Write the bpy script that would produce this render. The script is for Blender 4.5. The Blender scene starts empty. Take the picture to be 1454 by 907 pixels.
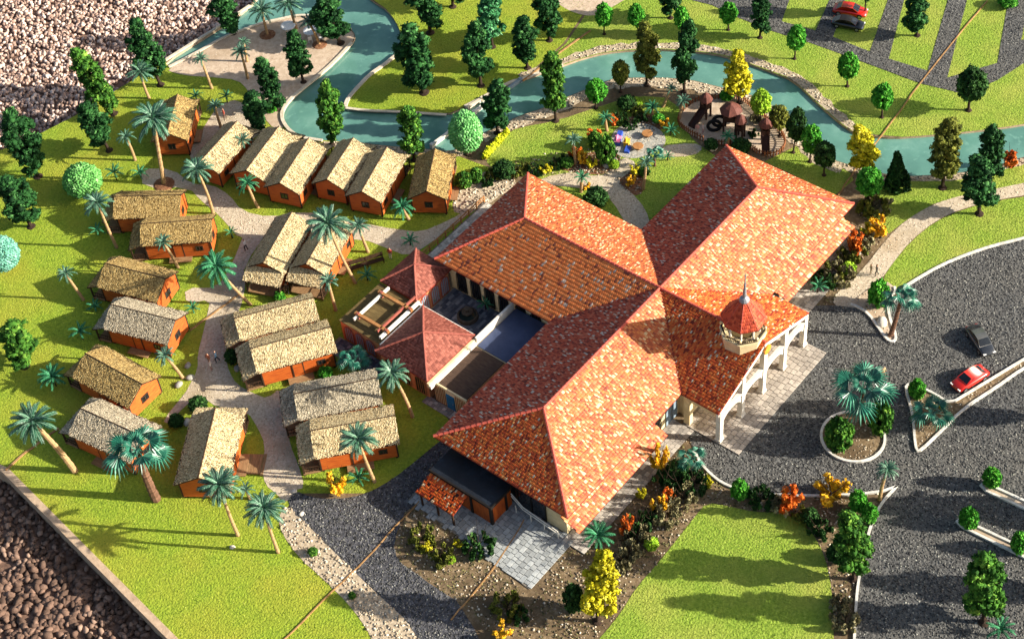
import bpy, math, random
import numpy as np
from mathutils import Vector, Matrix, Quaternion
from mathutils.geometry import delaunay_2d_cdt

random.seed(7)
RNG = np.random.default_rng(7)
scene = bpy.context.scene
COL = scene.collection

# ---------------------------------------------------------------- camera
cd = bpy.data.cameras.new('camera')
cam = bpy.data.objects.new('camera', cd)
COL.objects.link(cam)
cd.sensor_width = 36.0
cd.lens = 58.374
cd.clip_start = 1.0
cd.clip_end = 2000.0
cam.matrix_world = Matrix(((0.626298, 0.609831, -0.485651, -90.446839), (-0.776057, 0.428519, -0.462717, -65.683261), (-0.074068, 0.666692, 0.741644, 127.789989), (0.000000, 0.000000, 0.000000, 1.000000)))
scene.camera = cam

# ---------------------------------------------------------------- light
SUN_AZ, SUN_EL = math.radians(-59.0), math.radians(22.8)
S = Vector((math.cos(SUN_EL) * math.cos(SUN_AZ), math.cos(SUN_EL) * math.sin(SUN_AZ), math.sin(SUN_EL)))
world = bpy.data.worlds.new('World')
scene.world = world
world.use_nodes = True
wn = world.node_tree
sky = wn.nodes.new('ShaderNodeTexSky')
sky.sky_type = 'NISHITA'
sky.sun_disc = False
sky.sun_elevation = SUN_EL
sky.air_density = 1.0
sky.dust_density = 3.0
sky.ozone_density = 0.6
sky.sun_rotation = math.atan2(S.x, S.y)
wn.links.new(sky.outputs[0], wn.nodes['Background'].inputs[0])
wn.nodes['Background'].inputs[1].default_value = 0.08
sd = bpy.data.lights.new('sun', 'SUN')
sd.energy = 5.0
sd.angle = math.radians(0.5)
sd.color = (1.0, 0.92, 0.79)
sun = bpy.data.objects.new('sun', sd)
COL.objects.link(sun)
sun.rotation_euler = (-S).to_track_quat('-Z', 'Y').to_euler()
sun.location = S * 200
vs = scene.view_settings
vs.view_transform = 'Standard'
vs.look = 'None'
vs.gamma = 1.0
vs.use_curve_mapping = False
vs.exposure = 1.25

# ---------------------------------------------------------------- materials
def lin(c):
    if isinstance(c, str):
        c = tuple(int(c[i:i + 2], 16) / 255 for i in (0, 2, 4))
    return tuple((x / 12.92 if x <= 0.04045 else ((x + 0.055) / 1.055) ** 2.4) for x in c) + (1.0,)

MATS = {}
def mat(name, cols, scale=3.0, rough=0.85, bump=0.0, bscale=None, detail=6.0, attr=None, coord='pos', stretch=None,
        const=False, rnd=0.0, spec=0.25, metallic=0.0, mottled=None, aniso=None, bdist=0.05, coat=0.0, sss=0.0):
    """cols: list of (position, srgb hex); driven by noise, or by the mesh attribute `attr`."""
    m = bpy.data.materials.new(name)
    MATS[name] = m
    m.use_nodes = True
    nt = m.node_tree
    N = nt.nodes
    L = nt.links.new
    b = N['Principled BSDF']
    b.inputs['Roughness'].default_value = rough
    b.inputs['Specular IOR Level'].default_value = spec
    b.inputs['Metallic'].default_value = metallic
    if coat:
        b.inputs['Coat Weight'].default_value = coat
        b.inputs['Coat Roughness'].default_value = 0.06
    if coord == 'pos':
        g = N.new('ShaderNodeNewGeometry')
        vec = g.outputs['Position']
    else:
        g = N.new('ShaderNodeTexCoord')
        vec = g.outputs['Object']
    if stretch:
        mp = N.new('ShaderNodeMapping')
        mp.inputs['Scale'].default_value = stretch
        L(vec, mp.inputs['Vector'])
        vec = mp.outputs[0]
    nz = N.new('ShaderNodeTexNoise')
    nz.inputs['Scale'].default_value = scale
    nz.inputs['Detail'].default_value = detail
    nz.inputs['Roughness'].default_value = 0.65
    L(vec, nz.inputs['Vector'])
    if len(cols) == 1:
        b.inputs['Base Color'].default_value = lin(cols[0][1])
        colout = None
    else:
        rp = N.new('ShaderNodeValToRGB')
        cr = rp.color_ramp
        if const:
            cr.interpolation = 'CONSTANT'
        while len(cr.elements) < len(cols):
            cr.elements.new(0.5)
        for e, (p, c) in zip(cr.elements, cols):
            e.position = p
            e.color = lin(c)
        if attr:
            at = N.new('ShaderNodeAttribute')
            at.attribute_name = attr
            fac = at.outputs['Fac']
            if not const:
                mx = N.new('ShaderNodeMath')
                mx.operation = 'MULTIPLY_ADD'
                L(nz.outputs['Fac'], mx.inputs[0])
                mx.inputs[1].default_value = 0.5
                ad = N.new('ShaderNodeMath')
                ad.operation = 'SUBTRACT'
                L(fac, ad.inputs[0])
                ad.inputs[1].default_value = 0.25
                L(ad.outputs[0], mx.inputs[2])
                fac = mx.outputs[0]
            L(fac, rp.inputs[0])
        else:
            L(nz.outputs['Fac'], rp.inputs[0])
        colout = rp.outputs[0]
    if mottled and colout:
        # broad patches of a second tint
        n2 = N.new('ShaderNodeTexNoise')
        n2.inputs['Scale'].default_value = mottled[0]
        n2.inputs['Detail'].default_value = 4
        L(vec, n2.inputs['Vector'])
        r2 = N.new('ShaderNodeValToRGB')
        r2.color_ramp.elements[0].position = mottled[2]
        r2.color_ramp.elements[1].position = mottled[3]
        L(n2.outputs['Fac'], r2.inputs[0])
        mm = N.new('ShaderNodeMix')
        mm.data_type = 'RGBA'
        mm.blend_type = mottled[4] if len(mottled) > 4 else 'MIX'
        L(r2.outputs[0], mm.inputs[0])
        L(colout, mm.inputs[6])
        mm.inputs[7].default_value = lin(mottled[1])
        colout = mm.outputs[2]
    if rnd and colout:
        oi = N.new('ShaderNodeObjectInfo')
        hs = N.new('ShaderNodeHueSaturation')
        m1 = N.new('ShaderNodeMath')
        m1.operation = 'MULTIPLY_ADD'
        L(oi.outputs['Random'], m1.inputs[0])
        m1.inputs[1].default_value = 2 * rnd
        m1.inputs[2].default_value = 1 - rnd
        L(m1.outputs[0], hs.inputs['Value'])
        L(colout, hs.inputs['Color'])
        colout = hs.outputs[0]
    if colout:
        L(colout, b.inputs['Base Color'])
    if bump:
        nb = N.new('ShaderNodeTexNoise')
        nb.inputs['Scale'].default_value = bscale or scale * 1.7
        nb.inputs['Detail'].default_value = 5
        L(vec, nb.inputs['Vector'])
        bp = N.new('ShaderNodeBump')
        bp.inputs['Strength'].default_value = bump
        bp.inputs['Distance'].default_value = bdist
        L(nb.outputs['Fac'], bp.inputs['Height'])
        L(bp.outputs[0], b.inputs['Normal'])
    return m

mat('ground_cover', [(0.0, '2a2c1a'), (0.4, '4a4a2c'), (0.7, '6e6840'), (1.0, '96905e')], 3, 0.95, attr='tone')
mat('soil', [(0.25, '54442f'), (0.5, '746249'), (0.75, '9c8a6e')], 2.6, 0.95, 0.8, 4, mottled=(0.25, '5a4a36', 0.45, 0.65))
mat('board_side', [(0.3, '9a836c'), (0.7, 'c0a88e')], 1.5, 0.9, 0.5, 6)
mat('lawn', [(0.28, '587020'), (0.46, '7b9128'), (0.6, '8da02e'), (0.76, 'a8b04c')], 3.2, 0.95, 1.0, 5.0, bdist=0.12, detail=8,
    mottled=(0.16, '989632', 0.40, 0.75))
mat('lawn_fresh', [(0.28, '587624'), (0.46, '768f2e'), (0.6, '889f38'), (0.76, 'a4b25a')], 3.2, 0.95, 1.0, 5.0, bdist=0.12, detail=8,
    mottled=(0.2, '969c44', 0.42, 0.76))
mat('grass_tuft', [(0.0, '526c1a'), (0.4, '7a8f28'), (0.75, '93a436'), (1.0, 'bcc268')], 2, 0.9, attr='tone')
mat('path', [(0.3, '9c8d78'), (0.5, 'b6a892'), (0.72, 'd0c4ae')], 3.5, 0.95, 0.6, 6, mottled=(0.2, '97876c', 0.5, 0.75))
mat('grey_gravel', [(0.3, '7e7c74'), (0.5, '9a988e'), (0.72, 'bdbab0')], 4.5, 0.95, 0.8, 7)
mat('sand', [(0.3, 'a5907a'), (0.5, 'b8a48e'), (0.72, 'c9b8a2')], 1.8, 0.95, 0.4, 6, mottled=(0.16, '9a846a', 0.5, 0.75))
mat('asphalt', [(0.30, '353535'), (0.46, '4e4e4d'), (0.58, '5f5f5d'), (0.74, '868681')], 2.8, 0.92, 1.0, 3.6, detail=9, bdist=0.15,
    mottled=(0.12, '5c5a55', 0.4, 0.8))
mat('asphalt_dark', [(0.30, '2c2c2e'), (0.46, '454548'), (0.58, '56565a'), (0.74, '88888a')], 2.8, 0.92, 1.0, 3.6, detail=9, bdist=0.15)
mat('mulch', [(0.3, '5a3a26'), (0.5, '7c543a'), (0.72, '9c7656')], 3.5, 0.95, 0.9, 5)
mat('kerb', [(0.35, 'b5b1a8'), (0.6, 'd6d3cb')], 2.2, 0.8, 0.3, 8)
mat('plaster', [(0.3, 'b4a892'), (0.7, 'd3c9b6')], 2.0, 0.9, 0.5, 5)
mat('water', [(0.3, '4c766c'), (0.55, '5c897d'), (0.8, '779f92')], 0.22, 0.14, 0.16, 1.3, spec=0.5, bdist=0.06, mottled=(1.1, '76a294', 0.60, 0.80))
mat('bank', [(0.3, '8c7c66'), (0.5, 'aa9a82'), (0.75, 'cdbfa8')], 3.0, 0.95, 0.9, 5)
mat('stone', [(0.0, '6e5a50'), (0.35, '9a8072'), (0.65, 'baa092'), (1.0, 'dac6b8')], 3, 0.9, 0.3, 8, attr='tone')
mat('stone_shaded_rnd', [(0.3, '4a382e'), (0.7, '7a6254')], 1.5, 0.9, 0.4, 6, rnd=0.42)  # lower-left single stones and bed: common gravel with shade put into its colour
mat('pebble', [(0.0, '6e6150'), (0.5, 'a59680'), (1.0, 'd6cbb6')], 3, 0.95, attr='tone')
mat('road_chip', [(0.0, '2a2a2a'), (0.5, '4c4c4b'), (0.85, '6c6c69'), (1.0, '98988f')], 3, 0.8, attr='tone')
mat('path_chip', [(0.0, '85765f'), (0.5, 'b8aa92'), (1.0, 'ddd2be')], 3, 0.95, attr='tone')
mat('rock', [(0.3, '77746c'), (0.7, 'a7a49a')], 1.6, 0.9, 0.6, 4)
mat('rock_pale', [(0.3, 'a8a092'), (0.7, 'd8d2c4')], 1.6, 0.9, 0.6, 4)
mat('paver', [(0.3, '938a80'), (0.7, 'b5aca0')], 2.4, 0.9, 0.3, 6, rnd=0.2)
mat('paver_grey', [(0.3, '858a8c'), (0.7, 'a9acaa')], 2.0, 0.9, 0.3, 6, rnd=0.22)
mat('paver_t', [(0.0, '7c7670'), (0.5, '9c958c'), (1.0, 'c0b9ae')], 3, 0.9, 0.3, 6, attr='tone')
mat('paver_dark', [(0.0, '3a4150'), (0.5, '555c68'), (1.0, '7b808a')], 3, 0.9, 0.3, 6, attr='tone')
mat('mortar', [(0.3, '6c665e'), (0.7, '8a8378')], 4, 0.95)
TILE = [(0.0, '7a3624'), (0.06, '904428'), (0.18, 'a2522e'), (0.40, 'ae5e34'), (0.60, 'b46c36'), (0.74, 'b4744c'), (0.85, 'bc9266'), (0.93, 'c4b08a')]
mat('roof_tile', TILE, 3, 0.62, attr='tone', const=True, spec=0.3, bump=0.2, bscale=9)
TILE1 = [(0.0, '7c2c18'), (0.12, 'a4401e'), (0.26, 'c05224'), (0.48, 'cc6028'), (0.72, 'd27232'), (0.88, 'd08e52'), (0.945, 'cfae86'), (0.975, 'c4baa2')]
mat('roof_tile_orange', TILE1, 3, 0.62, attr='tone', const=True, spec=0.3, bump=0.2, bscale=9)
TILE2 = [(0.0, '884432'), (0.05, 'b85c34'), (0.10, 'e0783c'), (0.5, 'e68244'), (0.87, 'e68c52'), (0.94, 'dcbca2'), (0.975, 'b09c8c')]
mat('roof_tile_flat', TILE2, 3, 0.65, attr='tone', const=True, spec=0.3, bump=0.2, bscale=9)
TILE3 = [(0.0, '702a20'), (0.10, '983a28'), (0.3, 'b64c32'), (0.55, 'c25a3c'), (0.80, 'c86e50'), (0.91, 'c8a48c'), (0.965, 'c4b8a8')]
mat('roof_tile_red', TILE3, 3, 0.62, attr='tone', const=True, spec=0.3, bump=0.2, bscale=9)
mat('roof_under', [(0.35, '6e2620'), (0.65, '8c3626')], 3, 0.85)
mat('ridge_cap', [(0.3, 'a8453a'), (0.7, 'bf5f4c')], 2.5, 0.7, 0.3, 8)
mat('brown_tile', [(0.0, '623026'), (0.5, '7a4236'), (1.0, '905648')], 3, 0.75, attr='tone')
mat('canopy_tile', [(0.0, '2e120c'), (0.10, '8a2e14'), (0.2, 'c24c18'), (0.55, 'd05c20'), (0.82, 'd8742e'), (0.93, 'd8b48c')], 3, 0.6, attr='tone', const=True)
mat('cream_wall', [(0.35, 'c8b48a'), (0.65, 'dccba2')], 1.2, 0.85, 0.2, 6)
mat('ochre_wall', [(0.35, 'b58c3c'), (0.65, 'caa24c')], 1.2, 0.85, 0.2, 6)
mat('terracotta_wall', [(0.35, 'ab7148'), (0.65, 'c28a5c')], 1.2, 0.85, 0.2, 6)
mat('white_paint', [(0.35, 'cfc9bc'), (0.65, 'e2ddd2')], 1.5, 0.7, 0.15, 6)
mat('dark_glass', [(0.3, '14171b'), (0.7, '23282d')], 1.0, 0.15, spec=0.6)
mat('black_metal', [(0.3, '15120f'), (0.7, '241f1b')], 3, 0.5)
mat('grey_blue_door', [(0.3, '6c7c8a'), (0.7, '8496a2')], 2, 0.7)
mat('blue_door', [(0.3, '1c5c86'), (0.7, '2a74a0')], 2, 0.6)
mat('blue_roof', [(0.3, '343e58'), (0.7, '46506c')], 0.7, 0.6, 0.15, 9)
mat('brown_flat', [(0.3, '3a2c24'), (0.5, '4c3b30'), (0.7, '5e4a3c')], 1.6, 0.9, 0.3, 7, coord='obj', stretch=(6, .6, 1))
mat('olive_flat', [(0.3, '4a3c22'), (0.5, '5c4c2c'), (0.7, '70603c')], 1.6, 0.9, 0.3, 7, stretch=(6, .6, 1))
mat('black_roof', [(0.3, '0c0f15'), (0.55, '131922'), (0.75, '26323f')], 0.8, 0.55, 0.2, 5, spec=0.4)
mat('red_trim', [(0.3, '84443a'), (0.7, '9c5a4c')], 3, 0.7)
mat('wood_beam', [(0.3, '8a5c34'), (0.7, 'ac7c4c')], 2.5, 0.8, 0.2, 6)
mat('dark_wood', [(0.3, '2c1e16'), (0.7, '46311f')], 3, 0.8, 0.3, 7)
mat('siding', [(0.28, '924018'), (0.5, 'b0541c'), (0.72, 'c46a28')], 1.6, 0.62, 0.25, 5, coord='obj', stretch=(0.7, 0.7, 5), spec=0.35, rnd=0.1)
mat('shed_wood', [(0.28, '80340f'), (0.5, 'a04a14'), (0.72, 'b85e20')], 1.2, 0.6, 0.25, 5, coord='obj', stretch=(3, 3, .7), spec=0.35)
mat('thatch', [(0.30, '5c4c34'), (0.42, '96845f'), (0.52, 'c2ae84'), (0.68, 'dccda6')], 6.5, 0.95, 1.0, 7, coord='obj', stretch=(1, 0.55, .8), detail=9, bdist=0.12, rnd=0.12)
mat('thatch_chip', [(0.0, '3a2e1e'), (0.2, '7c6a48'), (0.42, 'bea87c'), (1.0, 'e2d4ae')], 3, 0.95, attr='tone', rnd=0.12)
mat('thatch_brown', [(0.30, '46361f'), (0.42, '7a6238'), (0.52, 'a48a54'), (0.68, 'c4ad78')], 6.5, 0.95, 1.0, 7, coord='obj', stretch=(1, 0.55, .8), detail=9, bdist=0.12, rnd=0.12)
mat('thatch_chip_brown', [(0.0, '2c2012'), (0.2, '5e4a2a'), (0.42, '967c48'), (1.0, 'c8b27c')], 3, 0.95, attr='tone', rnd=0.12)
mat('thatch_grey', [(0.30, '4c4436'), (0.42, '7e7460'), (0.52, 'a89c84'), (0.68, 'c6bca4')], 6.5, 0.95, 1.0, 7, coord='obj', stretch=(1, 0.55, .8), detail=9, bdist=0.12, rnd=0.12)
mat('thatch_chip_grey', [(0.0, '322c22'), (0.2, '6a614e'), (0.42, 'a29680'), (1.0, 'ccc2aa')], 3, 0.95, attr='tone', rnd=0.12)
mat('stone_shaded', [(0.0, '3c2e26'), (0.5, '6a5448'), (1.0, '947c6c')], 3, 0.9, 0.3, 8, attr='tone')  # same gravel as the top-left field, darkened in colour to stand for shade
mat('paver_pale', [(0.0, '9a9488'), (0.5, 'b8b2a4'), (1.0, 'd6d0c2')], 3, 0.9, 0.3, 6, attr='tone')
mat('deck', [(0.3, '77593a'), (0.7, '9c7c58')], 1.5, 0.85, 0.3, 7, coord='obj', stretch=(1, 6, 1))
mat('trunk', [(0.3, '261c16'), (0.7, '3e3026')], 4, 0.95, 0.6, 8)
mat('palm_trunk', [(0.3, '8a6c48'), (0.55, 'a88a62'), (0.75, 'c0a57e')], 2.2, 0.9, 0.8, 5, coord='obj', stretch=(.6, .6, 4))
mat('fan_trunk', [(0.3, '4e382c'), (0.55, '6e503e'), (0.75, '8e6c56')], 2.2, 0.9, 0.8, 5, coord='obj', stretch=(.6, .6, 4))
def foliage(name, a, b, c, d):
    return mat(name, [(0.0, a), (0.35, b), (0.7, c), (1.0, d)], 2.2, 0.8, attr='tone', rnd=0.10, spec=0.15)
foliage('leaf_dark', '0a2410', '163c1a', '2a5828', '528048')
foliage('leaf_mid', '16340f', '2c5619', '477626', '7ca040')
foliage('leaf_bright', '245c16', '347a20', '4c962c', '7cb84a')
foliage('leaf_sage', '1e5030', '2f6c40', '488656', '7aac80')
foliage('leaf_egg', '3f7c38', '5a984c', '76b064', '9ccc86')
foliage('leaf_lime', '58801a', '7aa024', '96b832', 'b6d050')
foliage('leaf_pale', '4c8c4c', '62a45c', '7cba72', 'a0d494')
foliage('leaf_teal', '4a8c78', '66a490', '82b8a6', 'aed4c6')
foliage('leaf_olive', '39401a', '535a20', '6f742c', '8e9040')
foliage('leaf_yellow', '7e7a10', 'a49c16', 'c0b826', 'd6d052')
foliage('leaf_gold', 'a87a10', 'c89414', 'dcac28', 'ecc858')
foliage('leaf_orange', '8c3c10', 'b45216', 'cc6c22', 'dc8c40')
foliage('leaf_dry', '4a4630', '6c6748', '8a8462', 'aaa482')
foliage('leaf_deep', '122810', '1e3c18', '2e5222', '466a34')
foliage('leaf_plant', '0e4428', '1b5c38', '347a50', '6aa884')
mat('frond', [(0.0, '123622'), (0.4, '22503a'), (0.75, '447458'), (1.0, '9cbca4')], 3, 0.5, attr='tone', rnd=0.16, spec=0.45)
mat('fan_leaf', [(0.0, '0e4234'), (0.4, '1c5c4a'), (0.75, '3c8068'), (1.0, 'a4c8b6')], 3, 0.4, attr='tone', rnd=0.16, spec=0.45)
mat('hedge_yellow', [(0.3, '9a9a14'), (0.5, 'b4b01c'), (0.75, 'd0c83c')], 4, 0.9, 1.0, 6)
mat('seam_wood', [(0.3, '7c5c38'), (0.5, '98744a'), (0.75, 'b8946a')], 1.2, 0.8, 0.4, 5)
mat('car_red', [(0.4, 'b01808'), (0.6, 'bc1e0c')], 1, 0.3, spec=0.5, coat=0.6)
mat('car_grey', [(0.4, '24282e'), (0.6, '2e3238')], 1, 0.3, spec=0.5, coat=0.6)
mat('car_black', [(0.4, '101216'), (0.6, '181a1e')], 1, 0.3, spec=0.5, coat=0.6)
mat('tyre', [(0.4, '101010'), (0.6, '1a1a1a')], 6, 0.9)
mat('rim', [(0.4, '8c8e90'), (0.6, 'a4a6a8')], 6, 0.35, metallic=0.7)
mat('lamp_white', [(0.4, 'd8d8d4'), (0.6, 'e8e8e4')], 6, 0.25)
mat('grey_metal', [(0.4, '7c8088'), (0.6, '999da4')], 3, 0.4, metallic=0.4)
mat('play_wood', [(0.3, '2a1a16'), (0.7, '43291f')], 3, 0.75)
mat('play_roof', [(0.3, '4e2c24'), (0.7, '6c3e34')], 3, 0.7, 0.3, 6)
mat('fence_wood', [(0.3, '6a4028'), (0.7, '8c5a3a')], 3, 0.8)
mat('plastic_blue', [(0.4, '2c48a0'), (0.6, '3456b0')], 3, 0.5)
mat('plastic_pink', [(0.4, 'd07ca0'), (0.6, 'dc90b0')], 3, 0.5)
mat('plastic_yellow', [(0.4, 'd0a030'), (0.6, 'dcb040')], 3, 0.5)
mat('emblem_orange', [(0.35, 'c47a28'), (0.65, 'd89038')], 3, 0.6)
mat('fountain_stone', [(0.3, '3a342e'), (0.7, '564e44')], 3, 0.9, 0.5, 6)
mat('pool', [(0.4, '1c2a2c'), (0.6, '243436')], 3, 0.1, spec=0.6)
mat('red_fabric', [(0.4, 'a83a2c'), (0.6, 'bc4a38')], 3, 0.8)

# ---------------------------------------------------------------- mesh helpers
class MB:
    def __init__(s):
        s.v, s.f, s.m, s.t = [], [], [], []
        s.tone = 0.5
    def face(s, idx, m=0):
        s.f.append(idx); s.m.append(m); s.t.append(s.tone)
    def quad(s, a, b, c, d, m=0):
        n = len(s.v); s.v += [a, b, c, d]; s.face((n, n + 1, n + 2, n + 3), m)
    def poly(s, pts, m=0):
        n = len(s.v); s.v += list(pts); s.face(tuple(range(n, n + len(pts))), m)
    def box(s, x0, y0, z0, x1, y1, z1, m=0):
        n = len(s.v)
        s.v += [(x0, y0, z0), (x1, y0, z0), (x1, y1, z0), (x0, y1, z0), (x0, y0, z1), (x1, y0, z1), (x1, y1, z1), (x0, y1, z1)]
        for q in ((0, 3, 2, 1), (4, 5, 6, 7), (0, 1, 5, 4), (1, 2, 6, 5), (2, 3, 7, 6), (3, 0, 4, 7)):
            s.face(tuple(n + i for i in q), m)
    def hexa(s, p, m=0):
        n = len(s.v); s.v += list(p)
        for q in ((0, 3, 2, 1), (4, 5, 6, 7), (0, 1, 5, 4), (1, 2, 6, 5), (2, 3, 7, 6), (3, 0, 4, 7)):
            s.face(tuple(n + i for i in q), m)
    def beam(s, a, b, w, h, m=0, up=(0, 0, 1)):
        a, b = Vector(a), Vector(b); d = (b - a).normalized(); up = Vector(up)
        r = d.cross(up)
        r = r.normalized() if r.length > 1e-5 else Vector((1, 0, 0)); u = r.cross(d)
        P = []
        for c in (a, b):
            P.append([tuple(c + r * (sx * w / 2) + u * (sz * h / 2)) for sx, sz in ((-1, -1), (1, -1), (1, 1), (-1, 1))])
        s.hexa(P[0] + P[1], m)
    def prism(s, pts, depth, m=0, mside=None):
        """closed slab: polygon pts (3d) extruded by the vector depth"""
        n = len(s.v); k = len(pts); d = Vector(depth)
        s.v += [tuple(p) for p in pts] + [tuple(Vector(p) + d) for p in pts]
        s.face(tuple(range(n, n + k)), m)
        s.face(tuple(range(n + 2 * k - 1, n + k - 1, -1)), m)
        for i in range(k):
            j = (i + 1) % k
            s.face((n + i, n + k + i, n + k + j, n + j), m if mside is None else mside)
    def tube(s, path, rad, n=8, m=0, caps=True):
        path = [Vector(p) for p in path]
        if not hasattr(rad, '__len__'):
            rad = [rad] * len(path)
        st = len(s.v); ref = None
        for i, p in enumerate(path):
            d = (path[min(i + 1, len(path) - 1)] - path[max(i - 1, 0)]).normalized()
            if ref is None:
                ref = d.orthogonal().normalized()
            ref = (ref - d * ref.dot(d)).normalized(); bi = d.cross(ref)
            for k in range(n):
                a = 2 * math.pi * k / n
                s.v.append(tuple(p + (ref * math.cos(a) + bi * math.sin(a)) * rad[i]))
        for i in range(len(path) - 1):
            for k in range(n):
                s.face((st + i * n + k, st + i * n + (k + 1) % n, st + (i + 1) * n + (k + 1) % n, st + (i + 1) * n + k), m)
        if caps:
            s.face(tuple(range(st + n - 1, st - 1, -1)), m)
            e = st + (len(path) - 1) * n
            s.face(tuple(range(e, e + n)), m)
    def lathe(s, prof, n=12, c=(0, 0), m=0, a0=0.0):
        st = len(s.v)
        for r, z in prof:
            for k in range(n):
                a = a0 + 2 * math.pi * k / n
                s.v.append((c[0] + r * math.cos(a), c[1] + r * math.sin(a), z))
        for i in range(len(prof) - 1):
            for k in range(n):
                s.face((st + i * n + k, st + i * n + (k + 1) % n, st + (i + 1) * n + (k + 1) % n, st + (i + 1) * n + k), m)
        s.face(tuple(range(st + n - 1, st - 1, -1)), m)
        e = st + (len(prof) - 1) * n
        s.face(tuple(range(e, e + n)), m)
    def mesh(s, name, mats, smooth=False):
        me = bpy.data.meshes.new(name)
        me.from_pydata([tuple(v) for v in s.v], [], s.f)
        for k in ([mats] if isinstance(mats, str) else mats):
            me.materials.append(MATS[k])
        me.polygons.foreach_set('material_index', s.m)
        a = me.attributes.new('tone', 'FLOAT', 'FACE')
        a.data.foreach_set('value', np.array(s.t, dtype=np.float32))
        if smooth:
            me.polygons.foreach_set('use_smooth', [True] * len(s.f))
        me.update()
        return me

def arr_mesh(name, V, F, tone, mats, smooth=False):
    """V (n,3), F (m,k) all faces with k corners, tone (m,)"""
    me = bpy.data.meshes.new(name)
    V = np.ascontiguousarray(V, dtype=np.float32); F = np.ascontiguousarray(F, dtype=np.int32)
    me.vertices.add(len(V)); me.vertices.foreach_set('co', V.ravel())
    me.loops.add(F.size); me.loops.foreach_set('vertex_index', F.ravel())
    me.polygons.add(len(F))
    me.polygons.foreach_set('loop_start', np.arange(0, F.size, F.shape[1], dtype=np.int32))
    if smooth:
        me.polygons.foreach_set('use_smooth', np.ones(len(F), dtype=bool))
    a = me.attributes.new('tone', 'FLOAT', 'FACE')
    a.data.foreach_set('value', np.ascontiguousarray(tone, dtype=np.float32))
    for k in ([mats] if isinstance(mats, str) else mats):
        me.materials.append(MATS[k])
    me.update(calc_edges=True)
    return me

def obj(name, me, parent=None, loc=None, rot=None, scale=None, kind=None, label=None, cat=None, group=None):
    o = bpy.data.objects.new(name, me)
    COL.objects.link(o)
    if parent:
        o.parent = parent
    if loc is not None:
        o.location = loc
    if rot is not None:
        o.rotation_euler = rot
    if scale is not None:
        o.scale = scale
    if kind: o['kind'] = kind
    if label: o['label'] = label
    if cat: o['category'] = cat
    if group: o['group'] = group
    return o

def thing(name, label, cat, loc=(0, 0, 0), rz=0.0, group=None, scale=None):
    return obj(name, None, None, loc, (0, 0, rz), scale, None, label, cat, group)

ICO_V = None
def ico(sub=0):
    p = (1 + 5 ** 0.5) / 2
    V = [(-1, p, 0), (1, p, 0), (-1, -p, 0), (1, -p, 0), (0, -1, p), (0, 1, p), (0, -1, -p), (0, 1, -p), (p, 0, -1), (p, 0, 1), (-p, 0, -1), (-p, 0, 1)]
    F = [(0, 11, 5), (0, 5, 1), (0, 1, 7), (0, 7, 10), (0, 10, 11), (1, 5, 9), (5, 11, 4), (11, 10, 2), (10, 7, 6), (7, 1, 8), (3, 9, 4), (3, 4, 2), (3, 2, 6), (3, 6, 8), (3, 8, 9), (4, 9, 5), (2, 4, 11), (6, 2, 10), (8, 6, 7), (9, 8, 1)]
    V = [Vector(v).normalized() for v in V]
    for _ in range(sub):
        c = {}; F2 = []
        def mid(a, b):
            k = (min(a, b), max(a, b))
            if k not in c:
                V.append(((V[a] + V[b]) / 2).normalized()); c[k] = len(V) - 1
            return c[k]
        for a, b, d in F:
            x, y, z = mid(a, b), mid(b, d), mid(d, a)
            F2 += [(a, x, z), (b, y, x), (d, z, y), (x, y, z)]
        F = F2
    return np.array([tuple(v) for v in V]), np.array(F)
ICO0, ICO1 = ico(0), ico(1)
OCT = (np.array([(1, 0, 0), (0, 1, 0), (-1, 0, 0), (0, -1, 0), (0, 0, 1), (0, 0, -1)], float),
       np.array([(0, 1, 4), (1, 2, 4), (2, 3, 4), (3, 0, 4), (1, 0, 5), (2, 1, 5), (3, 2, 5), (0, 3, 5)]))

def rand_rot(n, rng, flat=False):
    if flat:
        a = rng.uniform(0, 2 * np.pi, n); R = np.zeros((n, 3, 3)); c, s = np.cos(a), np.sin(a)
        R[:, 0, 0] = c; R[:, 0, 1] = -s; R[:, 1, 0] = s; R[:, 1, 1] = c; R[:, 2, 2] = 1
        return R
    q = rng.normal(size=(n, 4)); q /= np.linalg.norm(q, axis=1)[:, None]; w, x, y, z = q.T
    return np.stack([np.stack([1 - 2 * (y * y + z * z), 2 * (x * y - z * w), 2 * (x * z + y * w)], -1),
                     np.stack([2 * (x * y + z * w), 1 - 2 * (x * x + z * z), 2 * (y * z - x * w)], -1),
                     np.stack([2 * (x * z - y * w), 2 * (y * z + x * w), 1 - 2 * (x * x + y * y)], -1)], 1)

def scatter(P, size, proto, jitter, rng, flat=False, tone=None):
    """P (n,3), size (n,) or (n,3); returns V, F, tone arrays of the joined lumps"""
    V0, F0 = proto; n = len(P); k = len(V0)
    size = np.asarray(size, float)
    if size.ndim == 1:
        size = np.stack([size] * 3, -1)
    V = V0[None] * (1 + jitter * rng.normal(size=(n, k, 1))) * size[:, None, :]
    V = np.einsum('nij,nkj->nki', rand_rot(n, rng, flat), V) + P[:, None, :]
    F = F0[None] + (np.arange(n) * k)[:, None, None]
    t = rng.uniform(0, 1, n) if tone is None else tone
    return V.reshape(-1, 3), F.reshape(-1, F0.shape[1]), np.repeat(t, len(F0))

def pip(P, poly):
    P = np.asarray(P, float); poly = np.asarray(poly, float)
    x, y = P[:, 0], P[:, 1]; ins = np.zeros(len(P), bool)
    x0, y0 = poly[:, 0], poly[:, 1]; x1, y1 = np.roll(x0, -1), np.roll(y0, -1)
    for a, b, c, d in zip(x0, y0, x1, y1):
        if b == d:
            continue
        cond = (b > y) != (d > y)
        ins ^= cond & (x < (c - a) * (y - b) / (d - b) + a)
    return ins

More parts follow.
